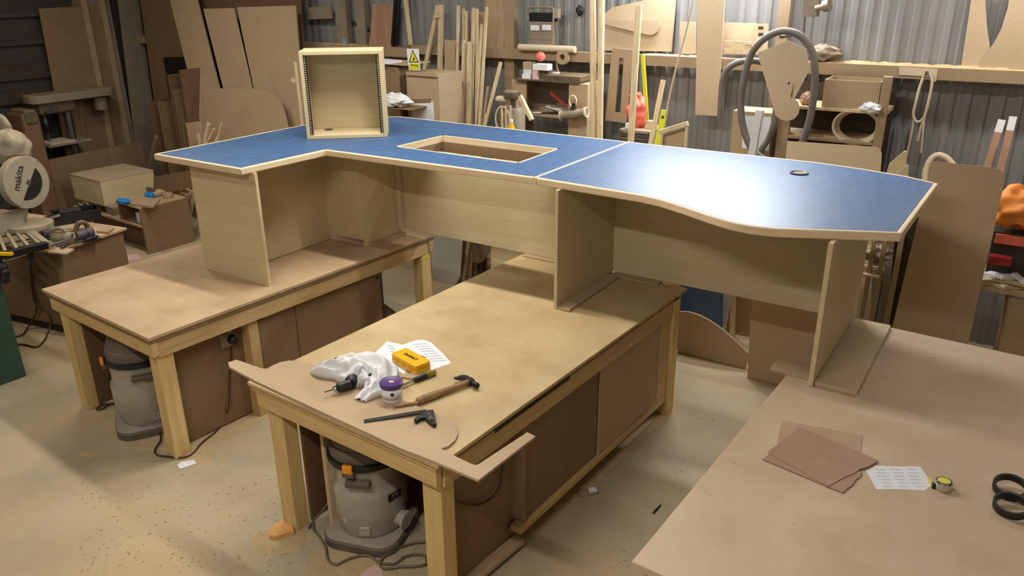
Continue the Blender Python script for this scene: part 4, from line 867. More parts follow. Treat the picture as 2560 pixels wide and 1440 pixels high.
MB().tube(spline([a+Vector((-.06, 0, -.02)), a+Vector((-.062, -.002, -.08)), a+Vector((-.04, -.004, -.14)), a+Vector((-.02, -.004, -.17))], 5), .009, 6).build('loose_tail', M['card'], tr, smooth=50)
# clutter on the lower shelf
rn = random.Random(3)
for i in range(6):
    u0 = 1318+i*13; c = ps(u0+14, 272-i*1.5)+Vector((0, .03+.02*i, 0)); c.z = zL+.012+.014*i
    tag(MB().obox(c, (rn.uniform(.12, .2), .05, .010), (rn.uniform(-.05, .05), rn.uniform(-.15, .15), AW+rn.uniform(-.6, .5))).build('shelf_offcut', M['paper' if i % 3 == 0 else 'greydust']), 'flat offcut in the heap on the lower tool shelf, %s from the bottom' % names[i], 'offcut', 'offcuts heaped on the tool shelf')
stick('red_file', Pl('y', SY-.02, .0), (1376, 232), (1416, 266), .022, .012, 'red', 'red handled tool lying across the shelf heap', 'tool', floor=False)
fa, fb = Pl('y', SY-.06)(1404, 289), Pl('y', SY-.06)(1466, 281)
hf = thing('pipe_fitting', 'grey pipe fitting with pale end rings on the tool shelf', 'pipe fitting', fa.lerp(fb, .5))
lathe_along(fa, fb, [(0, .042), (.06, .044), (.08, .036), (.3, .034), (.5, .05), (.7, .036), (.9, .036), (.92, .044), (1, .042)], 20).build('body', M['greydust'], hf, smooth=35)
for q in (fa, fb): MB().lathe([(.034, -.006), (.045, -.006), (.045, .006), (.034, .006), (.034, -.006)], 20, q, R=(fb-fa).to_track_quat('Z', 'Y').to_matrix()).build('end_ring', M['cream'], hf, smooth=40)
lathe_along(fa.lerp(fb, .5), fa.lerp(fb, .5)+Vector((0, -.01, .09)), [(0, .05), (.7, .018), (1, .016)], 16).build('cone', M['steeld'], hf, smooth=40)
qq = Pl('y', SY-.03)(1432, 253); tag(MB().tube([qq+Vector((math.cos(t)*.035*math.cos(AW), math.cos(t)*.03*math.sin(AW), math.sin(t)*.045)) for t in [i*2*math.pi/20 for i in range(20)]], .007, 7, closed=True).build('hose_clip', M['cream'], smooth=60), 'pale wire ring above the pipe fitting', 'ring')
# ---- dusty old machine left of the shelf
mc = Pl('y', 3.55); c = mc(1268, 300); om = thing('dust_extractor', 'dusty old extractor motor with a hose ring, left of the tool shelf', 'machine', Vector((c.x, c.y, 0)))
MB().lathe([(.10, .004), (.11, .02), (.11, c.z+.06), (.09, c.z+.10), (.0001, c.z+.10)], 24, Vector((c.x, c.y+.08, 0))).build('drum', M['greydust'], om, smooth=40)
k = mc(1279, 235); MB().lathe([(.065, -.035), (.07, -.02), (.07, .02), (.05, .035), (.0001, .037)], 20, k).build('motor_cap', M['blackdust'], om, smooth=40)
lathe_along(mc(1240, 247), mc(1276, 248), [(0, .012), (.15, .026), (.8, .03), (1, .02)], 14).build('float_arm', M['cream'], om, smooth=50)
MB().bar(mc(1300, 240), mc(1330, 300), .035, .03).build('brace', M['strip'], om)
MB().bar(k+Vector((0, .04, -.03)), Vector((k.x, k.y+.06, c.z)), .05, .05).build('neck', M['greydust'], om)
rr = mc(1262, 298); MB().tube([rr+Vector((math.cos(t)*.075, -.03, math.sin(t)*.11)) for t in [i*2*math.pi/24 for i in range(24)]], .009, 7, closed=True).build('hose_ring', M['cream'], om, smooth=60)
for u in (1262, 1272, 1284): MB().bar(mc(u, 262)+Vector((0, -.04, 0)), mc(u+2, 322)+Vector((0, -.04, 0)), .018, .012).build('grille_bar', M['strip'], om)
yb = Pl('y', 3.44)(1279, 330); yb.z -= .12
bt = thing('spray_bottle', 'small yellow bottle beside the dusty extractor', 'bottle', Vector((yb.x, yb.y, yb.z)))
MB().lathe([(.026, 0), (.028, .004), (.028, .155), (.012, .19), (.012, .20), (.0001, .20)], 16, yb).build('body', M['yellow'], bt, smooth=40); MB().lathe([(.014, .2), (.014, .225), (.0001, .226)], 12, yb).build('cap', M['white'], bt, smooth=40)
tag(MB(MW).box(*(lambda q: (q.x-.15, q.x+.15, q.y-.06, q.y+.05, 0, q.z-.001))(MW.inverted() @ yb)).build('low_crate', M['dustwood']), 'dusty crate standing under the yellow bottle behind the desk', 'crate')
# ---- two poles, hung templates and boards in the middle
for i, (a, b) in enumerate((((1481, -60), (1484, 345)), ((1505, -60), (1499, 345)))):
    stick('round_pole', lean(3.35, 3.6, 2.4), a, b, .052, .05, 'strip', ('left of two tall round poles blotched with white paint', 'right of two tall round poles blotched with white paint')[i], 'pole', rnd_=True)
P = ledge(.05, .035)
S('mdf_shape', P, [(1508, 36), (1532, 18), (1612, 0), (1690, -22), (1678, 129), (1506, 126)], .018, 'mdf_l', 'large sloping-topped MDF shape on the ledge right of the poles')
S('mdf_template', ledge(.05, .010), [(1506, 52), (1646, 52), (1648, 66), (1643, 79), (1634, 86), (1622, 88), (1606, 84), (1506, 60)], .015, 'mdf_l', 'slim rounded-end MDF template laid over the sloping MDF shape', 'template')
def slab_hole(name, pl, outer, inner, t, mat_):
    bm = bmesh.new(); ed = []
    pts = [[pl(*p) for p in r] for r in (outer, inner)]; org = sum(pts[0], Vector())/len(pts[0])
    for r in pts:
        vs = [bm.verts.new(p-org) for p in r]; ed += [bm.edges.new((vs[i], vs[(i+1) % len(vs)])) for i in range(len(vs))]
    bmesh.ops.triangle_fill(bm, use_beauty=True, edges=ed); e = bmesh.ops.extrude_face_region(bm, geom=bm.faces[:])
    for v in [g for g in e['geom'] if isinstance(g, bmesh.types.BMVert)]: v.co += pl.back*t
    bmesh.ops.recalc_face_normals(bm, faces=bm.faces); me = bpy.data.meshes.new(name); bm.to_mesh(me); bm.free(); me.materials.append(mat_)
    o = bpy.data.objects.new(name, me); COL.objects.link(o); o.location = org; TM[o] = Matrix.Translation(-org); return o
tag(slab_hole('slotted_board', PGF, [(1530, 119), (1583, 125), (1565, 308), (1513, 301)], [(1548, 146), (1553, 144), (1559, 147), (1551, 281), (1537, 281)], .018, M['mdf']), 'MDF board with a long vertical slot hanging on the ledge', 'board')
stick('timber_strip', lean(3.25, 3.5, 2.4), (1597, 15), (1577, 352), .045, .025, 'strip', 'tall pale lath standing at the desk joint')
lb_ = Pl('y', 3.95)
sk_ = lump('orange_bag', lb_(1594, 282), .075, .06, .135, 'redor', 'crumpled orange-red bag hanging behind the tall lath', 'bag', 11, .35)
tag(MB().tube([lb_(1575+0, 240)+Vector((0, 0, 0)), lb_(1590, 232), lb_(1606, 245), lb_(1612, 270), lb_(1606, 292)], .012, 7).build('bag_strap', M['redor'], smooth=60), 'orange looped strap of the crumpled bag', 'strap')
tc_ = thing('tool_chest', 'grey steel tool chest with drawers behind the tall lath', 'tool chest', MW @ Vector((.15, 3.95, 0)), AW)
a = MW.inverted() @ Pl('y', 3.8)(1548, 322); b = MW.inverted() @ Pl('y', 3.8)(1626, 322)
MB(MW).box(a.x, b.x, 3.8, 4.15, 0, a.z).build('body', M['greydust'], tc_, bevel=.003)
for k in range(6): dwr = MB(MW).box(a.x+.01, b.x-.01, 3.788, 3.8, a.z-.055-k*.052, a.z-.012-k*.052).build('drawer', M['steel'], tc_, bevel=.002); MB(MW).box(a.x+.04, b.x-.04, 3.781, 3.788, a.z-.02-k*.052, a.z-.014-k*.052).build('pull', M['chrome'], dwr)
wbox('white_cup', None, 3.82, 1563, 309, 1572, 322, .05, 'white', 'small white container on the tool chest', 'container')
wbox('pale_box', None, 3.9, 1617, 302, 1634, 327, .06, 'strip', 'pale wooden block on the right end of the tool chest', 'block')
stick('spirit_level', lean(4.165, 4.20, 2.1), (1607, 138), (1619, 318), .03, .02, 'signy', 'long yellow spirit level leaning by the orange bag', 'spirit level')
stick('steel_plate', lean(4.19, 4.215, 2.1), (1603, 136), (1604, 240), .035, .008, 'grey', 'narrow grey plate beside the long yellow spirit level', 'plate')
stick('timber_strip', lean(3.4, 3.9, 2.0), (1658, 200), (1627, 358), .036, .025, 'strip', 'short pale lath leaning right of the orange bag')
P = lean(3.45, 3.7, 1.6)
lv = thing('spirit_level', 'short yellow spirit level with an oval hole', 'spirit level', P(1655, 330), AW)
MB().bar(P(1662, 275), P(1662, 275)+(P(1645, 355)-P(1662, 275))*3.4, .052, .022, up=P.n).build('frame', M['signy'], lv, bevel=.003)
MB().lathe([(.0001, 0), (.012, 0), (.012, .003), (.0001, .003)], 14, P(1658, 293)-P.back*.0125, R=P.n.to_track_quat('Z', 'Y').to_matrix()).build('hole', M['shade'], lv)
P = Pl('y', 3.35)
df = thing('framed_panel', 'small pine framed panel leaning behind the desk, right of the joint', 'panel', P(1690, 340), AW)
slab('panel', Pl('y', 3.36), [(1655, 338), (1716, 318), ('f', (1716, 318), (1712, 420)), ('f', (1655, 338), (1652, 420))], .012, M['card'], df)
MB().bar(P(1648, 331), P(1720, 309), .035, .03, up=P.n).build('top_rail', M['strip'], df, bevel=.003); MB().bar(P(1656, 336), P(1653, 420), .02, .03, up=P.n).build('stile', M['strip'], df, bevel=.003); MB().bar(P(1717, 318), P(1711, 420), .015, .03, up=P.n).build('stile', M['strip'], df, bevel=.003)
MB().bar(P(1654, 425), P(1654, 425)+Vector((0, 0, -.9)), .03, .03).bar(P(1710, 425), P(1710, 425)+Vector((0, 0, -.9)), .03, .03).build('foot', M['strip'], df) if 0 else None
tag(MB().tube(spline([Pl('y', 3.6)(1742, -40), Pl('y', 3.6)(1715, 80), Pl('y', 3.6)(1690, 172), Pl('y', 3.6)(1676, 230), Pl('y', 3.6)(1664, 292)], 5), .007, 6).build('pull_cord', M['cream'], smooth=60), 'thin pale cord hanging down in front of the wall ledge', 'cord')
S('hanging_board', PGF, [(1745, -60), (1815, -60), (1794, 290), (1738, 287)], .018, 'mdf_l', 'long narrow MDF board hanging in front of the ledge')
S('mdf_strip', Pl('y', GF-.024), [(1736, 30), (1747, 30), (1746, 162), (1734, 160)], .0, 'mdf_l', 'x', 'x') if 0 else None
P = ledge(.04, .02)
S('mdf_board', P, [(1700, 54), (1738, 54), (1738, 134), (1702, 134)], .018, 'mdf_l', 'small MDF board on the ledge left of the hanging board')
S('mdf_board', ledge(.03, .05), [(1808, 56), (1890, 58), (1888, 104), (1808, 103)] if 0 else [(1808, 56), (1893, 58), (1890, 137), (1806, 136)], .018, 'mdf_l', 'MDF board standing on the ledge behind the slats')
eb = thing('slotted_end_block', 'pale slotted end piece standing on the ledge left of the hose', 'wood part', P(1905, 137), AW)
slab('plate', ledge(.03, .03), [(1890, 60), (1921, 58), (1918, 137), (1888, 137)], .018, M['mdf_l'], eb)
for (v0, v1) in ((66, 73), (82, 90)): slab('slot', ledge(.03, .0285), [(1896, v0), (1909, v0), (1908, v1), (1895, v1)], .003, M['shade'], eb)
PB = Pl('y', GF+.012)
S('shelf_lath', PB, [(1808, 102), (1895, 105), (1895, 113), (1808, 110)], .02, 'strip', 'upper pale slat lying on the ledge right of the hanging board', 'slat')
S('shelf_lath', PB, [(1806, 121), (1892, 125), (1892, 136), (1806, 132)], .02, 'strip', 'lower pale slat lying on the ledge right of the hanging board', 'slat')
S('slat_spacer', Pl('y', GF+.016), [(1862, 112), (1876, 112), (1876, 123), (1862, 123)], .02, 'strip', 'small spacer block between the two pale slats', 'wood block')
# ---- hose and horse-head shaped template
PH = Pl('y', 3.72)
ho = thing('vacuum_hose', 'long grey ribbed vacuum hose looped over the wall ledge', 'hose', PH(1950, 380), AW)
def ribbed(pts, r, n): 
    sp_ = spline(pts, n); return MB().tube(sp_, [r*(1+.05*(i % 2)) for i in range(len(sp_))], 10)
ribbed([PH(1910, 400), PH(1880, 372), PH(1860, 325), PH(1852, 262), PH(1862, 190), PH(1880, 132), PH(1912, 96), PH(1955, 78), PH(1998, 88), PH(2027, 122), PH(2038, 180), PH(2034, 240), PH(2024, 300), PH(2008, 352), PH(1992, 400)], .025, 9).build('hose_loop', M['hose'], ho, smooth=70)
PH2 = Pl('y', 3.80)
ribbed([PH2(1800, 300), PH2(1803, 240), PH2(1808, 196), PH2(1822, 170), PH2(1850, 155), PH2(1885, 152), PH2(1915, 158)], .023, 9).build('hose_branch', M['hose'], ho, smooth=70)
ribbed([PH2(1940, 270), PH2(1934, 310), PH2(1922, 345), PH2(1905, 372), PH2(1890, 410)], .022, 8).build('hose_branch', M['hose'], ho, smooth=70)
PT = Pl('y', 3.66)
ht_ = [(1893, 132), (1970, 101), (2014, 122), (2019, 145), (2024, 174), (1986, 247), (1995, 255), (1999, 270), (1996, 285), (1985, 298), (1967, 303), (1949, 298), (1938, 287), (1933, 268)]
hh_ = thing('mdf_template', 'pointed MDF template with a round lower end hanging in front of the hose', 'template', PT(1960, 303), AW)
slab('plate', PT, ht_, .012, M['mdf_l'], hh_, bevel=.001)
MB().lathe([(.0001, 0), (.008, 0), (.008, .002), (.0001, .002)], 12, PT(1972, 208)-PT.back*.001, R=PT.n.to_track_quat('Z', 'Y').to_matrix()).build('hanging_hole', M['shade'], hh_)
slab('cut_line', Pl('y', 3.6588), [(1985, 205), (1982, 228), (1979, 246), (1977, 240), (1981, 222)], .0012, M['shade'], hh_)
MB().bar(PT(1968, 130)+PT.back*.012, PT(1968, 130)+PT.back*.56, .014, .014).build('hanging_peg', M['steel'], hh_)
MB().bar(PH(1955, 80)+Vector((0, 0, -.034)), PH(1955, 80)+Vector((0, 0, -.034))+PH.back*.50, .03, .02).build('hose_bracket', M['steel'], ho)
# ---- carton with papers under the hose
cp = thing('carton', 'cardboard carton with white papers under the hose loop', 'carton', MW @ Vector((1.0, 3.75, 0)), AW)
a = MW.inverted() @ Pl('y', 3.86)(1833, 276); b = MW.inverted() @ Pl('y', 3.86)(1936, 276)
MB(MW).box(a.x, b.x, 3.86, 4.12, 0, a.z).build('carton_body', M['card'], cp, bevel=.003)
slab('pasted_sheet', Pl('y', 3.857), [(1857, 288), (1928, 293), (1922, 378), (1855, 370)], .002, M['paper'], cp)
stick('grey_pipe', Pl('y', 3.58), (1900, 275), (1880, 390), .05, .05, 'poly', 'pale grey flat conduit in front of the carton', 'conduit')
# ---- shelf unit on the right
UY = 3.85
un = thing('storage_shelf', 'rough timber shelf unit below the wall ledge holding a coil and a box', 'shelf', MW @ Vector((1.75, UY+.18, 0)), AW)
pu = Pl('y', UY)
r0 = MW.inverted() @ pu(2208, 192); r1 = MW.inverted() @ pu(2231, 192); q0 = MW.inverted() @ pu(1952, 340)
MB(MW).box(r0.x, r1.x, UY, UY+.06, 0, r0.z).build('post', M['dustwood'], un, bevel=.002)
MB(MW).box(q0.x-.03, q0.x+.05, UY, UY+.06, 0, r0.z-.25).build('post', M['dustwood'], un, bevel=.002)
zz1 = (MW.inverted() @ pu(2100, 272)).z; zz2 = (MW.inverted() @ pu(2080, 348)).z
MB(MW).box(q0.x-.03, r0.x-.001, UY+.005, UY+.35, zz1-.022, zz1).build('shelf_board', M['strip'], un, bevel=.002); MB(MW).box(q0.x-.03, r0.x-.001, UY+.005, UY+.35, zz2-.022, zz2).build('shelf_board', M['dustwood'], un, bevel=.002)
MB(MW).box(q0.x-.03, r1.x, UY+.355, UY+.37, 0, r0.z-.1).build('back_board', M['shade'], un)
MB(MW).box(r0.x, r1.x, UY+.07, UY+.35, zz1-.03, zz1+.0).build('side_bearer', M['dustwood'], un)
def openbox(name, M_, x0, x1, y0, y1, z0, z1, t, m, lab, cat):
    r_ = thing(name, lab, cat, M_ @ Vector(((x0+x1)/2, (y0+y1)/2, z0)), AW)
    for nm, q in (('base', (x0, x1, y0, y1, z0, z0+t)), ('front', (x0, x1, y0, y0+t, z0+t, z1)), ('rear', (x0, x1, y1-t, y1, z0+t, z1)), ('end', (x0, x0+t, y0+t, y1-t, z0+t, z1)), ('end', (x1-t, x1, y0+t, y1-t, z0+t, z1))): MB(M_).box(*q).build(nm, M[m], r_, bevel=.001)
    return r_
e0 = MW.inverted() @ pu(2052, 268); e1 = MW.inverted() @ pu(2204, 210)
openbox('open_crate', MW, e0.x, e1.x-.004, UY+.015, UY+.30, zz1+.0005, e1.z+.01, .01, 'card', 'open pale box on the upper shelf of the storage unit', 'box')
lump('dust_sheet', pu(2180, 270)+Vector((0, -.02, .0)), .06, .03, .035, 'cloth', 'scrap of white cloth hanging off the upper shelf', 'cloth', 6, .3)
cc = Pl('y', UY+.05)(2142, 316); co = thing('cable_coil', 'coil of pale cable standing on the lower shelf', 'coil', cc, AW)
for i in range(5): MB().tube([cc+Rz(AW) @ Vector((math.cos(t)*(.155-.006*i), -.03+.016*i, math.sin(t)*(.122-.005*i))) for t in [j*2*math.pi/32 for j in range(32)]], .009, 7, closed=True).build('coil_turn', M['cream'], co, smooth=60)
for i, (u, v) in enumerate(((1990, 338), (2035, 340), (2075, 343))):
    c = pu(u, v)+Vector((0, .05, 0)); c.z = zz2+.008
    tag(MB().obox(c, (.12, .04, .014), (0, .05, AW+.2*i-.2)).build('shelf_offcut', M['strip' if i != 1 else 'dustwood']), 'thin offcut on the lower storage shelf, %s from the left' % names[i], 'offcut', 'offcuts on the storage shelf')
lump('pink_sponge', pu(2010, 245)+Vector((0, .08, -.02)), .045, .04, .05, 'redply', 'dull reddish lump on the upper shelf behind the hose', 'lump', 9, .15)
P = lean(3.3, 3.6, 1.7)
S('mdf_sheet', P, [(1968, 352), (2188, 367), (2199, 372), (2204, 384), (2203, 400), ('f', (2203, 400), (2200, 440)), ('f', (1968, 352), (1961, 430))], .018, 'mdf_l', 'MDF sheet with a rounded corner standing just behind the cable grommet')
P = Pl('y', 3.25)
S('cream_offcut', P, [(2216, 432), (2222, 411), (2258, 380), (2265, 378), (2265, 440), ('f', (2265, 400), (2264, 440), 1.2605), ('f', (2222, 411), (2214, 440), 1.2605)], .03, 'ply', 'taller cream wooden offcut behind the right end of the desk', 'wood offcut')
S('cream_offcut', Pl('y', 3.2), [(2240, 434), (2266, 413), (2271, 416), (2270, 440), ('f', (2271, 416), (2269, 445), 1.2605), ('f', (2240, 420), (2238, 445), 1.2605)], .025, 'ply', 'shorter cream wooden offcut behind the right end of the desk', 'wood offcut')
# ---- rope on its bracket
br_ = thing('wall_bracket', 'pale painted bracket plate screwed to the wall ledge', 'bracket', Pl('y', GF-.004)(2295, 200), AW)
slab('plate', Pl('y', GF-.006), [(2248, 168), (2344, 173), (2340, 204), (2334, 204), (2332, 192), (2247, 187)], .006, M['cream'], br_)
MB().bar(Pl('y', GF)(2316, 182), Pl('y', GF-.07)(2316, 182), .02, .02).build('hook', M['steel'], br_)
PR = Pl('y', GF-.05)
rp_ = thing('rope', 'looped pale rope hanging from the wall bracket', 'rope', PR(2300, 380), AW)
MB().tube(spline([PR(2314, 180), PR(2300, 215), PR(2289, 258), PR(2283, 285), (PR(2288, 302)), PR(2299, 304), PR(2311, 290), PR(2322, 250), PR(2330, 205), PR(2322, 182)], 6), .010, 7).build('rope_loop', M['cream'], rp_, smooth=60)
MB().tube(spline([PR(2318, 260), PR(2310, 300), PR(2306, 345), PR(2302, 382)], 5), .008, 7).build('rope_end', M['cream'], rp_, smooth=60)
MB().tube(spline([PR(2284, 300), PR(2278, 335), PR(2266, 390)], 5), .008, 7).build('rope_end', M['cream'], rp_, smooth=60)
MB().tube(spline([PR(2312, 292), PR(2302, 318), PR(2294, 352)], 5), .009, 7).build('rope_end', M['cream'], rp_, smooth=60)
# ---- vice and rag on the post / ledge
vc = thing('post_clamp', 'grey clamp fitting hanging at the top of the wall post', 'clamp', Pl('y', 4.1)(2035, 40), AW)
wbox('clamp_body', None, 4.15, 2012, -40, 2042, 42, .08, 'greydust', parent=vc); lathe_along(Pl('y', 4.14)(2040, 22), Pl('y', 4.12)(2075, 12), [(0, .025), (.5, .02), (.55, .04), (1, .045)], 12).build('clamp_screw', M['greydust'], vc, smooth=40)
MB().bar(Pl('y', 4.16)(2012, 42), Pl('y', 4.16)(2008, 110), .012, .012).build('clamp_rod', M['steel'], vc)
lump('dusty_rag', Pl('y', GF+.06)(2062, 132)+Vector((0, 0, .0)), .11, .06, .055, 'greydust', 'dusty grey rag heaped on the ledge right of the hose', 'rag', 12, .35)
# ---- curved shapes at the top right
S('mdf_shape', ledge(.04, .03), [(2434, -40), (2462, -40), (2464, 20), (2468, 70), (2475, 118), (2478, 172), (2402, 168)], .018, 'mdf_l', 'narrow curved MDF shape on the ledge at top right')
S('mdf_shape', ledge(.0, .005), [(2528, -40), (2519, 20), (2504, 70), (2484, 108), (2462, 140), (2442, 170), (2620, 178), (2620, -40)], .018, 'mdf_l', 'wide curved MDF shape on the ledge at top right')
# ---- sticks with white ends
P = lean(3.6, 4.1, 1.7)
for i, (a, b) in enumerate((((2505, 300), (2468, 415)), ((2533, 292), (2502, 420)))):
    A, B = P(*a), P(*b); t_ = thing('painted_stake', ('left of two brown stakes with white ends by the wall', 'right of two brown stakes with white ends by the wall')[i], 'stake', B, AW)
    E_ = A+(B-A)*((.004-A.z)/(B.z-A.z)); m_ = A.lerp(B, .27); MB().bar(m_, E_, .045, .03, up=P.n).build('shaft', M['redply'], t_); MB().bar(A, m_, .046, .031, up=P.n).build('white_end', M['white'], t_)
tag(MB().tube(spline([P(2310, 470), P(2314, 428), P(2326, 400), P(2345, 388), P(2366, 395), P(2382, 412), P(2392, 440), P(2398, 480)], 6), .022, 10).build('bent_hose', M['cream'], smooth=60), 'pale hose bent into an arch behind the big leaning sheet', 'hose')
# ---- big leaning sheet at right
P = lean(2.72, 2.98, 1.5)
big = [(2330, 403)]+[(2484, 419), (2498, 423), (2508, 432), (2513, 446)]+[('f', (2513, 450), (2420, 862)), ('f', (2330, 403), (2232, 812))]
S('mdf_sheet', P, big, .018, 'mdf', 'large MDF sheet with rounded top corner leaning at the right end of the desk')
# ---- clutter beyond the right edge
CY = 3.15; pc_ = Pl('y', CY)
cl_ = thing('clutter_shelf', 'timber shelf heaped with offcuts at the right edge', 'shelf', MW @ Vector((3.2, CY+.2, 0)), AW)
s0 = MW.inverted() @ pc_(2440, 712); 
MB(MW).box(s0.x, s0.x+.95, CY, CY+.45, s0.z-.03, s0.z).build('shelf_board', M['mdf_l'], cl_, bevel=.002)
MB(MW).box(s0.x+.18, s0.x+.20, CY+.02, CY+.45, 0, s0.z-.0305).build('side_panel', M['mdf_d'], cl_, bevel=.002); MB(MW).box(s0.x+.18, s0.x+.95, CY+.02, CY+.035, 0, s0.z-.05).build('front_panel', M['mdf'], cl_, bevel=.002)
S('mdf_disc', Pl('y', CY+.42), [(2470, 520), (2488, 496), (2508, 480), (2534, 470), (2575, 466), (2640, 480), (2640, 640), ('f', (2640, 480), (2640, 640), s0.z+.002), ('f', (2470, 520), (2470, 640), s0.z+.002)], .018, 'mdf', 'arched MDF piece behind the orange sack at the right edge')
lump('orange_sack', pc_(2548, 540)+Vector((0, .22, 0)), .16, .12, .125, 'hivis', 'orange plastic sack at the right edge of the picture', 'sack', 13, .25)
wbox('crate_stack', None, CY+.16, 2486, 578, 2600, 706, .2, 'shade', 'dark crate under the orange sack at the right edge', 'crate')
wbox('orange_batten', None, CY+.13, 2490, 585, 2560, 618, .02, 'redor', 'orange-red batten on the dark crate', 'batten')
wbox('red_tin', None, CY+.05, 2474, 640, 2526, 668, .07, 'red', 'dark red tin on the heap of offcuts at the right edge', 'tin')
for i in range(9):
    c = pc_(2466+i*11, 705-(i % 3)*14)+Vector((0, .03+.02*(i % 3), 0)); c.z = s0.z+.012+.024*(i % 3)
    tag(MB().obox(c, (rn.uniform(.09, .16), rn.uniform(.03, .06), .018), (rn.uniform(-.1, .1), rn.uniform(-.2, .2), rn.uniform(-1, 1))).build('wood_offcut', M[('ply', 'strip', 'paper')[i % 3]]), 'pale offcut in the heap at the right edge, piece %s' % names[i], 'offcut', 'offcuts heaped at the right edge')
# ---- under and behind the desk
P = Pl('y', 3.04, .04)
S('curved_board', P, [(1680, 781), (1700, 779), (1722, 780), (1748, 788), (1775, 802), (1805, 823), (1838, 852), (1872, 886), ('f', (1872, 886), (1866, 916)), ('f', (1695, 800), (1694, 880))], .015, 'mdf', 'MDF board with a curved top standing on the floor behind the middle bench')
P = Pl('y', 2.915, .05)
S('mdf_sheet', P, [(1882, 700), (2060, 740), ('f', (2060, 740), (2052, 960)), ('f', (1882, 700), (1868, 944))], .018, 'mdf', 'MDF sheet leaning under the right half of the desk')
S('blue_worktop_offcut', Pl('y', 3.45, .04), [(1650, 700), (1806, 725), ('f', (1806, 725), (1804, 810)), ('f', (1650, 700), (1650, 780))], .02, 'blue', 'blue laminate panel standing behind the curved board under the desk', 'board')
S('cream_sheet', Pl('y', 3.6, .04), [(1806, 720), (1900, 735), ('f', (1900, 735), (1896, 850)), ('f', (1806, 720), (1804, 850))], .015, 'card', 'cream sheet right of the blue panel under the desk')
stick('timber_strip', Pl('y', 3.5, .04), (1835, 720), (1830, 850), .035, .03, 'strip', 'thin upright strip between the blue panel and the cream sheet')
P = Pl('y', 3.34)
S('pale_sheet', P, [(1070, 560), (1158, 575), (1150, 690), (1143, 706), (1123, 716), (1104, 708), (1082, 694)], .006, 'poly', 'pale plastic sheet with a rounded foot seen between the benches', 'sheet')
S('mdf_template', Pl('y', 3.6), [(1140, 560), (1240, 575), (1224, 618), (1218, 640), (1208, 653), (1194, 659), (1174, 654), (1170, 720), ('f', (1172, 655), (1170, 720)), ('f', (1148, 600), (1148, 720))], .012, 'mdf', 'MDF template with a scooped edge seen between the benches', 'template')
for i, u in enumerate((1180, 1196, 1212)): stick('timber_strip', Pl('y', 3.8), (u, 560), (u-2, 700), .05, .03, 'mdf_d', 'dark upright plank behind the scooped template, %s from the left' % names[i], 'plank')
S('ply_sheet', Pl('y', 2.72), [(1228, 560), (1420, 595), ('f', (1420, 595), (1418, 680)), ('f', (1228, 560), (1227, 672))], .012, 'ply', 'pale plywood sheet standing on the floor behind the middle bench')
# rack of timber seen under the right end of the desk
tr_ = thing('timber_rack', 'dusty timber rack seen under the right end of the desk', 'rack', MW @ Vector((2.0, 3.3, 0)), AW)
pt_ = Pl('y', 3.2)
for (u0, u1) in ((2200, 2212), (2174, 2184)): a = MW.inverted() @ pt_(u0, 640); b = MW.inverted() @ pt_(u1, 640); MB(MW).box(a.x, b.x, 3.2, 3.24, 0, a.z+.2).build('upright', M['dustwood'], tr_)
a = MW.inverted() @ pt_(2120, 674); b = MW.inverted() @ pt_(2200, 692); MB(MW).box(a.x, b.x, 3.16, 3.20, b.z, a.z).build('beam', M['strip'], tr_)
MB(MW).box(a.x, b.x, 3.24, 3.40, a.z-.03, a.z-.01).build('rack_shelf', M['dustwood'], tr_)
MB(MW).box(b.x-.12, b.x+.13, 3.15, 3.30, 1.235, 1.26).build('rack_shelf', M['dustwood'], tr_); MB(MW).box(b.x+.07, b.x+.10, 3.20, 3.24, 0, 1.234).build('upright', M['dustwood'], tr_)
lump('dusty_bundle', pt_(2178, 645)+Vector((0, .12, 0)), .09, .06, .06, 'greydust', 'dusty grey bundle on the timber rack', 'bundle', 15, .3)
S('grey_board', Pl('y', 3.5), [(2214, 560), (2240, 560), ('f', (2240, 560), (2215, 800)), ('f', (2214, 560), (2200, 800))], .03, 'greydust', 'dusty grey plank standing beside the timber rack', 'plank')
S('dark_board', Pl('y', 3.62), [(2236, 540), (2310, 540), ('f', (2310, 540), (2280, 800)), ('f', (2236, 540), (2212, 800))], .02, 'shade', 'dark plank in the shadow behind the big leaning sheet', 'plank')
# ================================================================== left side of the shop
# ---- low cabinet beside the left bench
C1 = Matrix.Translation(Vector((-3.2, .58, 0))) @ Rz(.22); CH = .74
cab = thing('base_cabinet', 'low MDF cabinet piled with power tools, left of the left bench', 'cabinet', C1 @ Vector((-.75, .3, 0)), .22)
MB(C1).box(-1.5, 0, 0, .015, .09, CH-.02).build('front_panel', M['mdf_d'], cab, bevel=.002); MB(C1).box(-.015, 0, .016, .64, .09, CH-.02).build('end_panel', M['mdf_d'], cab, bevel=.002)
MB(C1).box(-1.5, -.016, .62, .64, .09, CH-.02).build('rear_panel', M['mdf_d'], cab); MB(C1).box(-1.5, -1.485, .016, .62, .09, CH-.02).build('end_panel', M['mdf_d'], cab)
MB(C1).box(-1.48, -.04, .04, .60, 0, .0895).build('plinth', M['shade'], cab); MB(C1).box(-1.52, .035, -.03, .66, CH-.0195, CH).build('cabinet_top', M['btopL'], cab, bevel=.002)
def on1(u, v, h=0): return PZ(u, v, CH+h)
tag(MB().prism([on1(240, 577, .019), on1(262, 567, .019), on1(285, 569, .019), on1(270, 580, .019)], (0, 0, -.018)).build('mdf_offcut', M['mdf']), 'small MDF offcut at the far end of the tool cabinet', 'wood offcut')
tag(MB().prism([on1(118, 630, .013), on1(150, 618, .013), on1(185, 622, .013), on1(165, 634, .013)], (0, 0, -.0125)).build('mdf_offcut', M['mdf_l']), 'pale offcut overhanging the near edge of the tool cabinet', 'wood offcut')
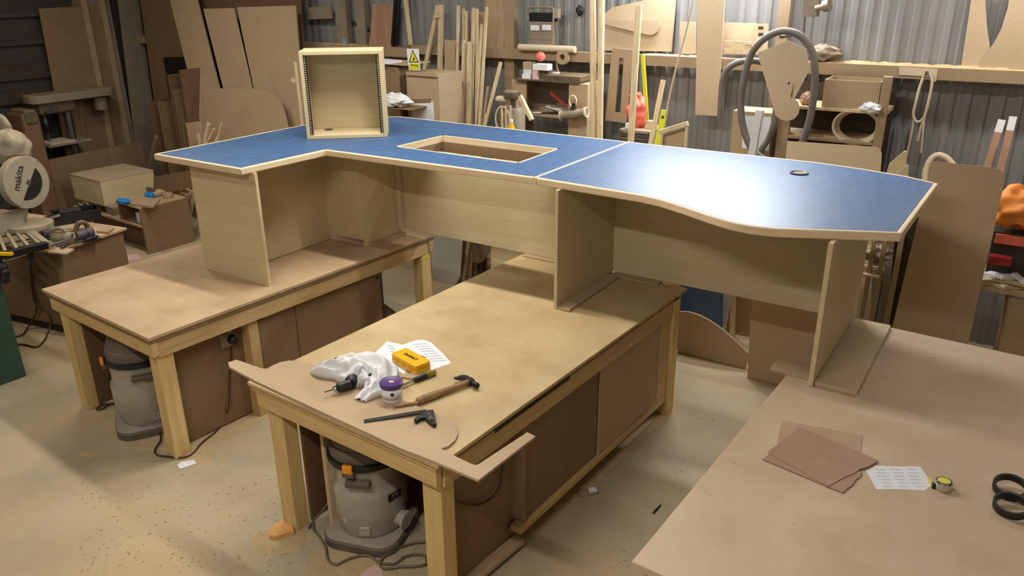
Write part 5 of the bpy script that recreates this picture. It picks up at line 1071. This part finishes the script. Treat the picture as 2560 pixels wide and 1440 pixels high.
# router / jigsaw with navy body
def tool(name, lab, a, b, r, mbody, mfoot, cat='power tool', seed=0):
    t = thing(name, lab, cat, a.lerp(b, .5))
    lathe_along(a, b, [(0, r*.6), (.08, r*.9), (.35, r), (.6, r*.92), (.62, r*1.1), (.9, r*1.05), (1, r*.7)], 16).build('motor_housing', M[mbody], t, smooth=40)
    d = (b-a).normalized(); n_ = Vector((-d.y, d.x, 0)); c_ = a.lerp(b, .8)
    MB().obox(Vector((c_.x, c_.y, CH+.012)), (.12, .09, .02), (0, 0, math.atan2(d.y, d.x))).build('sole_plate', M['steel'], t, bevel=.003)
    MB().tube(spline([a+Vector((0, 0, r*.6)), a.lerp(b, .25)+Vector((0, 0, r*2.0)), a.lerp(b, .6)+Vector((0, 0, r*1.9)), a.lerp(b, .8)+Vector((0, 0, r*.7))], 5), r*.42, 9).build('handle', M[mfoot], t, smooth=60)
    MB().bar(c_, Vector((c_.x, c_.y, CH+.02)), r*1.2, r*.9).build('gear_case', M['tool'], t, bevel=.005); return t
tool('router', 'navy and grey handheld router lying on the tool cabinet', on1(72, 590, .05), on1(128, 578, .06), .042, 'navy', 'tool')
tool('jigsaw', 'dark navy jigsaw at the right of the tool pile', on1(190, 590, .06), on1(234, 578, .07), .045, 'navy', 'blackdust')
tool('angle_grinder', 'pale grey grinder in the middle of the tool pile', on1(128, 596, .04), on1(182, 590, .05), .035, 'tool', 'tool')
bt_ = thing('tool_tray', 'black open tray with a chrome clip at the back of the tool pile', 'tray', on1(175, 560))
Ft, fl = frame2((140, 566), (200, 556), CH+.001)
for nm, q in (('tray_base', (0, .36, 0, .22, 0, .01)), ('tray_side', (0, .36, 0, .01, .01, .09)), ('tray_side', (0, .36, .21, .22, .01, .09)), ('tray_end', (0, .01, .01, .21, .01, .09)), ('tray_end', (.35, .36, .01, .21, .01, .09))): MB(Ft).box(*q).build(nm, M['black'], bt_, bevel=.002)
MB(Ft).box(.06, .22, .04, .16, .09, .10).build('chrome_clip', M['steel'], bt_)
tag(MB().bar(on1(62, 560, .06), on1(150, 536, .10), .05, .02).build('guide_rail', M['chrome'], bevel=.003), 'grey aluminium guide rail across the tool pile', 'rail')
tag(MB().bar(on1(110, 576, .025), on1(205, 570, .025), .04, .015).build('saw_fence', M['tool'], bevel=.002), 'pale grey saw fence bar lying among the tools', 'bar')
for i, (a, b) in enumerate((((150, 610), (205, 592)), ((160, 616), (215, 600)))):
    t = thing('bar_clamp', ('upper steel clamp at the front of the tool pile', 'lower steel clamp at the front of the tool pile')[i], 'clamp', on1(*a)); A, B = on1(*a, .012+.012*i), on1(*b, .02+.01*i)
    MB().bar(A, B, .018, .008).build('clamp_bar', M['steel'], t); lathe_along(B, B+(B-A).normalized()*.09, [(0, .014), (.5, .016), (1, .012)], 10).build('clamp_grip', M['steeld'], t, smooth=40); MB().obox(A, (.03, .07, .02), (0, 0, .6)).build('clamp_jaw', M['steel'], t, bevel=.003)
lump('spare_block', on1(282, 562, .0)+Vector((-.3, .1, .0)), .01, .01, .01, 'mdf') if 0 else None
# ---- saw table at the left edge: green stand, slatted table, chrome rail
Gx = -2.82
sb = thing('saw_stand', 'green saw stand with a slatted table and chrome rail at the left edge', 'saw stand', (-3.2, -.3, 0))
MB().box(-3.5, Gx, -.75, .05, 0, .80).build('stand_body', M['green'], sb, bevel=.004)
zt = .90
fr = [PZ(-60, 655, zt), PZ(118, 612, zt), PZ(60, 566, zt), PZ(-60, 580, zt)]
MB().bar(fr[0], fr[1], .05, .05).build('table_edge', M['steeld'], sb, bevel=.003); MB().bar(fr[1], fr[2], .04, .04).build('table_edge', M['tool'], sb); MB().bar(fr[2], fr[3], .04, .04).build('table_edge', M['tool'], sb)
for i in range(6):
    t = (i+.5)/6; MB().bar(fr[0].lerp(fr[1], t), fr[3].lerp(fr[2], t), .022, .03).build('table_slat', M['tool'], sb, bevel=.002)
for i in range(3):
    t = (i+.6)/3.3; MB().bar(fr[0].lerp(fr[3], t)-Vector((0, 0, .02)), fr[1].lerp(fr[2], t)-Vector((0, 0, .02)), .012, .01).build('cross_wire', M['steel'], sb)
ra_, rb_ = PZ(4, 652, .87), PZ(182, 597, .87)
MB().tube([ra_, rb_], .014, 12).build('chrome_rail', M['chrome'], sb, smooth=40)
MB().bar(ra_+Vector((0, 0, -.03)), Vector((ra_.x-.1, ra_.y, .80)), .06, .06).build('rail_bracket', M['black'], sb, bevel=.01); MB().bar(rb_.lerp(ra_, .62), rb_.lerp(ra_, .62)+Vector((0, 0, -.06)), .05, .03).build('rail_bracket', M['black'], sb, bevel=.008)
MB().bar(Vector((-3.1, -.2, .79)), Vector((-3.1, -.2, zt)), .2, .2).build('column', M['black'], sb)
for v in (682, 697):
    c = onplane(8, v, Vector((1, 0, 0)), Gx); lathe_along(c, c+Vector((.05, 0, 0)), [(0, .026), (.8, .03), (1, .02)], 14).build('knob', M['black'], sb, smooth=40)
MB().bar(onplane(14, 702, Vector((1, 0, 0)), Gx+.03), onplane(26, 702, Vector((1, 0, 0)), Gx+.05), .008, .008).build('lever', M['steeld'], sb)
tag(MB().bar(PZ(-30, 634, zt+.045), PZ(31, 635, zt+.045), .03, .02).build('folding_rule', M['yellow'], bevel=.002), 'yellow rule lying on the slatted saw table', 'rule')
# ---- mitre saw
sc = onplane(64, 456, Vector((0, 1, 0)), .55); nz_ = Vector((math.cos(math.radians(16)), math.sin(math.radians(16)), .06)).normalized()
ms = thing('mitre_saw', 'mitre saw with a round pale blade guard at the left edge', 'mitre saw', Vector((sc.x, sc.y, zt)))
Rs = nz_.to_track_quat('Z', 'Y').to_matrix(); rS = .195
q_ = nz_.to_track_quat('Z', 'Y').to_matrix()
def ong(x, y, z): return sc+q_ @ Vector((x, y, z))
ux = q_ @ Vector((1, 0, 0)); uy = q_ @ Vector((0, 1, 0))
ang0 = math.atan2(Vector((0, 0, 1)).dot(uy), Vector((0, 0, 1)).dot(ux))     # direction of "up" in the disc
right_w = nz_.cross(Vector((0, 0, 1)))*-1
def half(a0, a1, n=20): return [(rS*math.cos(ang0+a), rS*math.sin(ang0+a)) for a in [a0+(a1-a0)*i/n for i in range(n+1)]]
sgn = 1 if (q_ @ Vector((math.cos(ang0+.5), math.sin(ang0+.5), 0))).dot(Vector((.81, .59, 0))) < 0 else -1
gu = half(-.75*sgn, 2.55*sgn)
MB().prism([ong(x, y, .028) for x, y in gu], -nz_*.07).build('blade_guard', M['tool'], ms, bevel=.008)
MB().lathe([(rS*.70, -.02), (rS, -.02), (rS, .006), (rS*.70, .006), (rS*.70, -.02)], 36, sc, R=q_).build('lower_guard', M['tool'], ms, smooth=40)
MB().lathe([(.0001, -.008), (rS*.86, -.008), (rS*.86, -.004), (.0001, -.004)], 36, sc, R=q_).build('saw_blade', M['steeld'], ms)
MB().lathe([(.0001, -.004), (.03, -.004), (.03, .02), (.018, .03), (.0001, .03)], 18, sc, R=q_).build('arbor', M['steel'], ms, smooth=40)
tA = ong(*(lambda a: (rS*.42*math.cos(ang0+a), rS*.42*math.sin(ang0+a)))(.95*sgn), .0288)
tdir = (Vector((.81, .59, 0))*1.05+Vector((0, 0, 1))*.75); tdir = (tdir-nz_*tdir.dot(nz_)).normalized(); tup = nz_.cross(tdir)
Mt = Matrix((tdir.to_4d(), tup.to_4d(), nz_.to_4d(), (0, 0, 0, 1))).transposed(); Mt = Matrix.Translation(tA) @ Matrix(((tdir.x, tup.x, nz_.x, 0), (tdir.y, tup.y, nz_.y, 0), (tdir.z, tup.z, nz_.z, 0), (0, 0, 0, 1)))
text_mesh('guard_lettering', 'makita', .072, M['black'], ms, Mt, bold=.001)
lathe_along(ong(0, 0, .03)+Vector((-.05, -.18, .02)), ong(0, 0, .03)+Vector((-.16, -.42, .02)), [(0, .05), (.2, .065), (.8, .07), (1, .05)], 18).build('motor', M['navy'], ms, smooth=40)
lathe_along(ong(0, 0, .03)+Vector((-.03, -.12, .02)), ong(0, 0, .03)+Vector((-.05, -.20, .02)), [(0, .045), (.6, .055), (1, .05)], 16).build('brush_cap', M['blackdust'], ms, smooth=40)
lathe_along(ong(0, 0, 0)+Vector((-.10, -.2, .10)), ong(0, 0, 0)+Vector((-.2, -.45, .12)), [(0, .04), (.3, .06), (1, .05)], 14).build('carry_grip', M['white'], ms, smooth=40)
MB().bar(sc-nz_*.05+Vector((0, 0, -.1)), Vector((sc.x-.12, sc.y-.05, zt+.05)), .07, .05).build('arm', M['tool'], ms, bevel=.006)
fA, fB = PZ(-40, 585, zt+.04), PZ(60, 560, zt+.04)
MB().bar(fA+Vector((0, 0, .05)), fB+Vector((0, 0, .05)), .03, .15).build('fence', M['tool'], ms, bevel=.004)
MB().lathe([(.15, 0), (.16, .01), (.16, .04), (.14, .05), (.0001, .05)], 26, Vector((sc.x-.05, sc.y-.02, zt+.0))).build('turntable', M['tool'], ms, smooth=40)
lump('dust_bag', onplane(28, 372, Vector((0, 1, 0)), .75), .17, .14, .15, 'tool', 'pale cloth dust bag behind the mitre saw', 'bag', 21, .10, crumple=.10)
S('sticker_plate', Pl('y', .60, 0, 0), [(14, 392), (38, 386), (58, 387), (50, 400), (18, 404)], .01, 'redply', 'small red and white plate on the dust bag', 'plate')
lump('white_hood', onplane(4, 318, Vector((0, 1, 0)), 1.0), .16, .05, .12, 'tool', 'curved pale hood at the left edge above the mitre saw', 'hood', 23, .05, crumple=.03)
# cables of the saw in front of the cabinet
CF = Pl('y', 0); n1 = (C1.to_3x3() @ Vector((0, -1, 0))).normalized(); p1_ = C1 @ Vector((0, -.02, 0))
def onc(u, v): return onplane(u, v, n1, n1.dot(p1_))
cable([PZ(74, 650, .80), onc(77, 680), onc(80, 720), onc(86, 752), onc(92, 765), onc(86, 790), onc(72, 815), PZ(58, 836, .008), PZ(38, 842, .008), PZ(10, 840, .008)], .007, 'cord', 'brown saw cable dropping in front of the tool cabinet')
cable([PZ(78, 648, .80), onc(82, 690), onc(88, 740), onc(94, 762), onc(112, 775), onc(126, 795), onc(126, 815), PZ(112, 850, .008), PZ(92, 868, .008), PZ(60, 862, .008), PZ(30, 862, .008)], .007, 'cord', 'second brown saw cable looping onto the floor')
# ---- drill press
DX = -6.55; pd = Pl('x', DX)
def dp(u, v, dx=0): return Pl('x', DX+dx)(u, v)
dpr = thing('drill_press', 'old drill press with a long dusty belt cover in the left background', 'drill press', Vector((dp(180, 300).x, dp(180, 300).y, 0)), AW)
a, b = MW.inverted() @ dp(62, 246), MW.inverted() @ dp(278, 229)
pr_ = rrect(a.y, b.y, -.15, .15, .12, 6)
MB(MW).prism([(DX+y, x, (a.z+b.z)/2+.045) for x, y in pr_], (0, 0, -.09)).build('belt_cover', M['greydust'], dpr, bevel=.008)
zc = (a.z+b.z)/2-.046
cy = (MW.inverted() @ dp(172, 300)).y; my = (MW.inverted() @ dp(252, 262)).y; hy = (MW.inverted() @ dp(108, 280)).y
MB(MW).lathe([(.045, .02), (.045, zc)], 18, (DX, cy, 0)).build('column', M['steel'], dpr, smooth=40)
MB(MW).box(DX-.09, DX+.09, hy-.08, cy+.08, zc-.13, zc-.001).build('head_casting', M['blackdust'], dpr, bevel=.02)
MB(MW).lathe([(.07, zc-.17), (.075, zc-.15), (.075, zc-.02), (.05, zc)], 18, (DX, my, 0)).build('motor', M['greydust'], dpr, smooth=40)
MB(MW).lathe([(.03, zc-.34), (.042, zc-.32), (.042, zc-.2), (.028, zc-.18), (.028, zc-.12)], 16, (DX, hy, 0)).build('chuck', M['steeld'], dpr, smooth=40)
MB(MW).lathe([(.006, zc-.45), (.006, zc-.34)], 8, (DX, hy, 0)).build('drill_bit', M['steel'], dpr)
MB(MW).bar((DX+.09, hy-.02, zc-.09), (DX+.22, hy-.12, zc-.14), .018, .018).build('feed_handle', M['steel'], dpr); MB(MW).bar((DX+.09, hy-.02, zc-.09), (DX+.2, hy+.12, zc-.03), .018, .018).build('feed_handle', M['steel'], dpr)
zt2 = (MW.inverted() @ dp(150, 352)).z
MB(MW).box(DX-.2, DX+.2, hy-.12, cy+.12, zt2-.03, zt2).build('work_table', M['greydust'], dpr, bevel=.01)
MB(MW).box(DX-.15, DX+.17, hy-.08, cy-.06, zt2+.0005, zt2+.012).build('wooden_table_pad', M['cream'], dpr, bevel=.002)
MB(MW).box(DX-.2, DX+.25, hy-.15, cy+.15, 0, .06).build('base', M['blackdust'], dpr, bevel=.01)
MB(MW).bar((DX+.05, cy+.2, zc-.02), (DX+.12, cy+.1, zt2-.02), .006, .006).build('depth_rod', M['steel'], dpr)
wm = thing('dark_machine', 'dark brown machine body between the drill press and the mitre saw', 'machine', MW @ Vector((-6.1, 2.2, 0)), AW)
a = MW.inverted() @ Pl('x', -6.0)(52, 285); b = MW.inverted() @ Pl('x', -6.0)(98, 285)
MB(MW).box(-6.3, -6.0, a.y, b.y, .0, a.z).build('machine_body', M['hardboard'], wm, bevel=.03); MB(MW).box(-6.28, -5.98, a.y+.03, b.y-.03, a.z-.12, a.z+.03).build('machine_cap', M['blackdust'], wm, bevel=.02)
# ---- brown sheet behind the low unit
XB = Pl('x', -6.25, 0)
S('mdf_sheet', XB, [(60, 412), (353, 353), ('f', (353, 353), (385, 520)), ('f', (60, 412), (100, 560))], .018, 'mdf_d', 'wide brown sheet standing behind the wooden lid box')
S('mdf_sheet', Pl('y', 3.32), [(386, 338), (392, 345), (370, 440), ('f', (386, 338), (362, 440))], .02, 'mdf_d', 'narrow dark board edge at the right of the wide brown sheet')
# ---- low open unit with box
K = MI; ux0, ux1, uy0, uy1 = -6.09, -4.64, 2.07, 2.62
lw = thing('low_unit', 'low open shelf unit with offcuts on top, left of the desk wing', 'shelf unit', (-5.2, 2.4, 0))
py = Pl('y', uy0, 0, 0); zr = py(353, 524).z; zs_ = py(360, 568).z
MB().box(ux1-.02, ux1, uy0, uy1, 0, zr).build('side_panel', M['mdf_d'], lw, bevel=.001)
xl = py(292, 511).x
MB().box(xl, ux1, uy0-.01, uy1, zr+.0005, zr+.02).build('top_board', M['btopL'], lw, bevel=.001)
MB().box(ux0, ux1-.021, uy0, uy1, zs_-.02, zs_).build('shelf_board', M['btopL'], lw, bevel=.001)
MB().box(xl, xl+.018, uy0+.01, uy1, zs_+.0005, zr).build('divider', M['mdf_d'], lw, bevel=.001)
MB().box(ux0, ux1-.021, uy0+.12, uy0+.135, 0, zs_-.021).build('kick_panel', M['hardboard'], lw)
MB().box(ux0, xl, uy1-.02, uy1, zs_+.0005, zs_+.2).build('back_rail', M['mdf_d'], lw)
p3 = py(330, 552); tag(MB().lathe([(.032, 0), (.034, .01), (.034, .11), (.030, .11), (.03, .01), (.0001, .01)], 18, Vector((p3.x+.02, uy0+.08, zs_+.0005))).build('white_mug', M['white'], smooth=40), 'white cup inside the low open unit', 'cup')
# wooden lid box on a white device
pq = Pl('y', uy0+.03, 0, 0); c0 = pq(262, 514); w0 = pq(192, 500)
dv = thing('power_supply', 'small grey device with a black panel under the wooden lid box', 'device', Vector((c0.x-.1, uy0+.2, zs_)))
zb = c0.z
MB().box(c0.x-.16, c0.x+.12, uy0+.05, uy0+.45, zs_+.0005, zb-.012).build('device_body', M['greydust'], dv, bevel=.004); MB().box(c0.x-.145, c0.x-.04, uy0+.046, uy0+.0495, zs_+.012, zb-.022).build('device_panel', M['black'], dv)
lbx = thing('lid_box', 'plain wooden box with a flat lid standing on the small grey device', 'box', Vector((c0.x-.1, uy0+.3, zb)))
xr = c0.x+.0; 
Bq = Matrix.Translation(Vector((c0.x, uy0+.03, 0))) @ Rz(.02)
w_ = abs(c0.x-w0.x); hB = pq(253, 453).z-zb
MB(Bq).box(-w_, 0, 0, .62, zb, zb+hB-.014).build('box_body', M['ply'], lbx, bevel=.001); MB(Bq).box(-w_-.004, .004, -.004, .624, zb+hB-.0135, zb+hB).build('box_lid', M['mdf_l'], lbx, bevel=.002)
MB(Bq).box(-w_, 0, .0, .62, zb-.011, zb-.0005).build('box_base', M['mdf'], lbx)
tag(MB().tube(spline([pq(197, 508), pq(205, 512), pq(212, 505), pq(220, 512), pq(212, 520), pq(213, 545), pq(216, 562)], 6), .008, 6).build('tie_string', M['cream'], smooth=60), 'white tied cord hanging from the wooden lid box', 'cord')
tag(MB().tube(spline([pq(221, 508), pq(224, 530), pq(232, 555), pq(240, 566)], 6), .007, 6).build('tie_string', M['cream'], smooth=60), 'second white cord hanging straight beside the tied one', 'cord')
zt3 = zr+.0205
lump('blue_glove', PZ(308, 503, zt3+.03), .07, .045, .03, 'bluep', 'blue work glove at the left end of the low unit', 'glove', 31, .25, rot=.3); lump('blue_glove', PZ(374, 488, zt3+.03), .065, .045, .03, 'bluep', 'blue work glove beside the tape ring on the low unit', 'glove', 32, .25, rot=-.3)
tag(MB().prism([PZ(u, v, zt3+.024) for u, v in ((325, 508), (348, 490), (400, 497), (382, 516))], (0, 0, -.0235)).build('mdf_offcut', M['mdf']), 'square MDF offcut between the blue gloves', 'wood offcut')
tag(MB().lathe([(.038, 0), (.046, 0), (.047, .002), (.047, .048), (.046, .05), (.038, .05), (.036, .048), (.036, .002), (.038, 0)], 24, PZ(421, 494, zt3+.001)).build('tape_ring', M['card'], smooth=40), 'brown tape ring standing on the low unit', 'tape roll')
for i, (a, b) in enumerate((((392, 478), (416, 470)), ((412, 456), (470, 486)), ((385, 484), (410, 478)), ((440, 462), (478, 480)))): tag(MB().bar(PZ(*a, zt3+.02+.012*i), PZ(*b, zt3+.02+.008*i), .045, .018).build('wood_offcut', M['strip']), 'pale stick in the offcut heap on the low unit, %s one' % names[i], 'wood offcut', 'offcuts on the low unit')
S('mdf_offcut', Pl('y', 2.56, 0, 0), [(384, 442), (480, 425), (482, 470), (384, 486)], .015, 'mdf_d', 'upright MDF offcut at the back of the low unit', 'wood offcut')
tag(flat('floor_tile', [(316, 650), (319, 638), (345, 634), (352, 648)], .02, .019, M['pinkp']), 'pinkish tile on the floor under the low unit', 'tile')
# ================================================================== lamp fittings over the benches
WHERE = ('above the corner desk', 'above the low unit at the left, added as unseen fill', 'above the left foreground', 'above the camera side of the nearest bench', 'near the back wall above the hanging board, unseen fill for the wall tops', 'near the back wall at the right')
for (c, rz, ln, pw, colr), wh in zip(TUBES, WHERE):
    Ml = Matrix.Translation(Vector(c)) @ Rz(rz)
    t = thing('batten_fitting', 'white fluorescent batten fitting hanging '+wh, 'lamp', c, rz)
    MB(Ml).box(-ln/2, ln/2, -.05, .05, .03, .09).build('housing', M['white'], t, bevel=.004)
    for s in (-1, 1): MB(Ml).bar((s*(ln/2-.1), 0, .09), (s*(ln/2-.1), 0, 4.498-c[2]), .008, .008).build('hanger', M['steel'], t)

Mf = Matrix.Translation(FLOOD[0]) @ Rz(AW) @ Matrix.Rotation(-math.radians(48), 4, 'X')
t = thing('wall_floodlight', 'wall mounted trough floodlight above the hanging board', 'lamp', FLOOD[0], AW)
MB(Mf).box(-.68, .68, -.1, .1, .03, .06).build('reflector_back', M['white'], t, bevel=.003)
for y in (-.1, .09): MB(Mf).box(-.68, .68, y, y+.01, -.01, .03).build('reflector_side', M['white'], t)
MB(MW).box(.84, .90, 4.24, 4.375, 2.92, 2.96).build('wall_arm', M['steel'], t)
